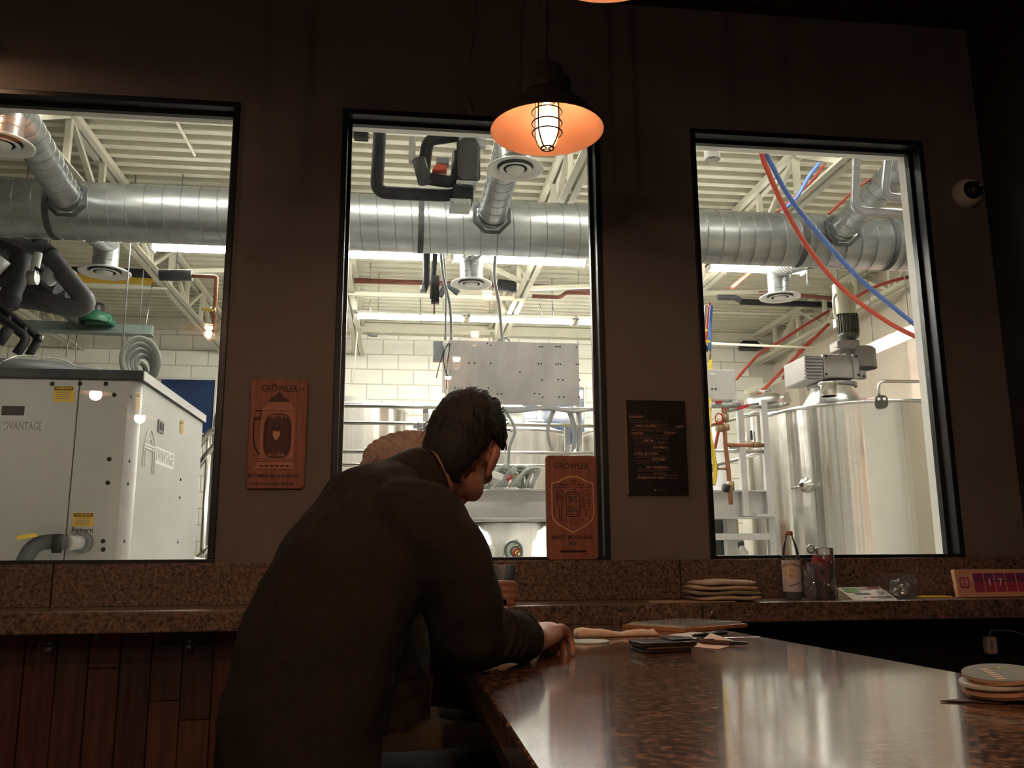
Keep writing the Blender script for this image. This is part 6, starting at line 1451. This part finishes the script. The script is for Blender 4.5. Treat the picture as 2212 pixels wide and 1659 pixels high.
bb = remeshed(b2,'body','skin',p2,.0048,3); add_face_parts(q2,.95,bb,f2_)
j2 = MB(); loft(j2,[((-.05,2.30,.80),.175,.135),((-.055,2.30,1.0),.175,.135),((-.05,2.30,1.2),.18,.125),((-.035,2.30,1.33),.15,.09),((-.02,2.30,1.375),.085,.07)],L2)
limb(j2,[s2r,s2r.lerp(e2r,.5),e2r],[.066,.06,.052]); limb(j2,[e2r,e2r.lerp(w2r,.5),w2r-V((.02,.03,0))],[.052,.048,.038]); limb(j2,[s2l,s2l.lerp(e2l,.5),e2l],[.066,.06,.052]); limb(j2,[e2l,w2l-V((.02,.01,0))],[.05,.038])
remeshed(j2,'coat','khaki',p2,.009,6,.016,.05)
t2_ = MB()
for hx_, kx in ((V((-.03,2.20,.82)),V((.26,2.25,.80))),(V((-.06,2.40,.82)),V((.2,2.44,.80)))):
    limb(t2_,[hx_,hx_.lerp(kx,.5),kx],[.09,.08,.064]); limb(t2_,[kx,kx+V((-.10,0,-.46))],[.062,.052])
remeshed(t2_,'trousers','khaki',p2,.01,6,.01,.06)
for kx in (V((.26,2.25,.80)),V((.2,2.44,.80))):
    an = kx+V((-.10,0,-.49)); s_m = MB(); s_m.tube(smooth_path([an+V((-.05,0,-.03)),an,an+V((.09,0,-.03)),an+V((.16,0,-.04))],4),[.033,.042,.038,.026],14); remeshed(s_m,'shoe','shoe',p2,.006,3)
# knit hat: courses run round the gathered crown, which points to the lower left
hat_ax = V((-.80,-.50,-.02)).normalized(); hc_ = A(852,1012,2.28)+V((.005,0,0)); ht = MB(); prof = []
for k in range(60):
    u_ = k/59; r_ = .097*math.sin(min(1,u_*1.05+.06)*math.pi*.5)**.8*(1 if u_ < .72 else 1-.06*(u_-.72)); z_ = .088*math.cos(u_*math.pi*.80)+.0
    r_ += .0042*math.sin(k*1.2); prof.append((max(.001,r_),z_))
ht.lathe(prof,48,hc_,hat_ax); hto = ht.build('knit_hat','knit',p2)
for v in hto.data.vertices:
    n_ = (v.co+ORG[p2.name]-hc_); a_ = math.atan2(n_.z,n_.dot(hat_ax.cross(Z_))); v.co += n_.normalized()*.004*math.sin(a_*5+n_.dot(hat_ax)*30)+V((0,0,-.0))
for k in range(5):
    a = -.4+k*.75; t0 = hat_ax.cross(Z_).normalized(); t1 = t0.cross(hat_ax)
    MB().tube(smooth_path([hc_+hat_ax*.088+(t0*math.cos(a)+t1*math.sin(a))*.006,hc_+hat_ax*.080+(t0*math.cos(a)+t1*math.sin(a))*.034,hc_+hat_ax*.052+(t0*math.cos(a+.2)+t1*math.sin(a+.2))*.066],4),[.009,.008,.003],8).build('hat_pleat','knit',p2)
MB().ell(hc_+hat_ax*.086,(.012,.012,.012),None,12,8).build('hat_gather','knit_dark',p2)
s_2 = thing('bar_stool','dark wooden bar stool under the companion in the knit hat','bar stool',V((-.05,2.32,0)))
for ch_ in list(sto.children):
    c2_ = ch_.copy(); C.objects.link(c2_); c2_.parent = s_2

# finer pieces hang under the part they belong to
RULES = {'diffuser_ring':'diffuser_cone','diffuser_disc':'diffuser_cone','diffuser_throat':'diffuser_cone','manway_latch':'manway','port_hole':'sample_port','port_handle':'sample_port','lug_hole':'lifting_lug','cap_ring':'cap',
 'label_crest':'label','label_stripe':'label','label_star':'label','label_line':'label','label_swash':'label','handle_grip':'handle_recess','latch_slot':'side_latch','badge':'case','screw':'case','motor_fin':'motor_body','fin':'finned_case','hole':'sheet',
 'flap_lower':'board','flap_upper':'board','digit':'board','logo_tile':'board','logo_frame':'board','logo_ring':'board','logo_dot':'board','printed_block':'stand','word':'sheet','small_words':'sheet','fold_line':'sheet','bag_spot':'printed_bag','white_dot':'printed_bag','wire_tag':'lid_wire'}
for root in [o for o in C.objects if o.parent is None and o.children]:
    by = {}
    for c in root.children: by.setdefault(c.name.split('.')[0], c)
    for c in list(root.children):
        k = RULES.get(c.name.split('.')[0])
        if k and k in by and by[k] is not c: c.parent = by[k]
    if root.name.startswith('award_plaque'):
        for c in list(root.children):
            if not c.name.startswith('board'): c.parent = by['board']
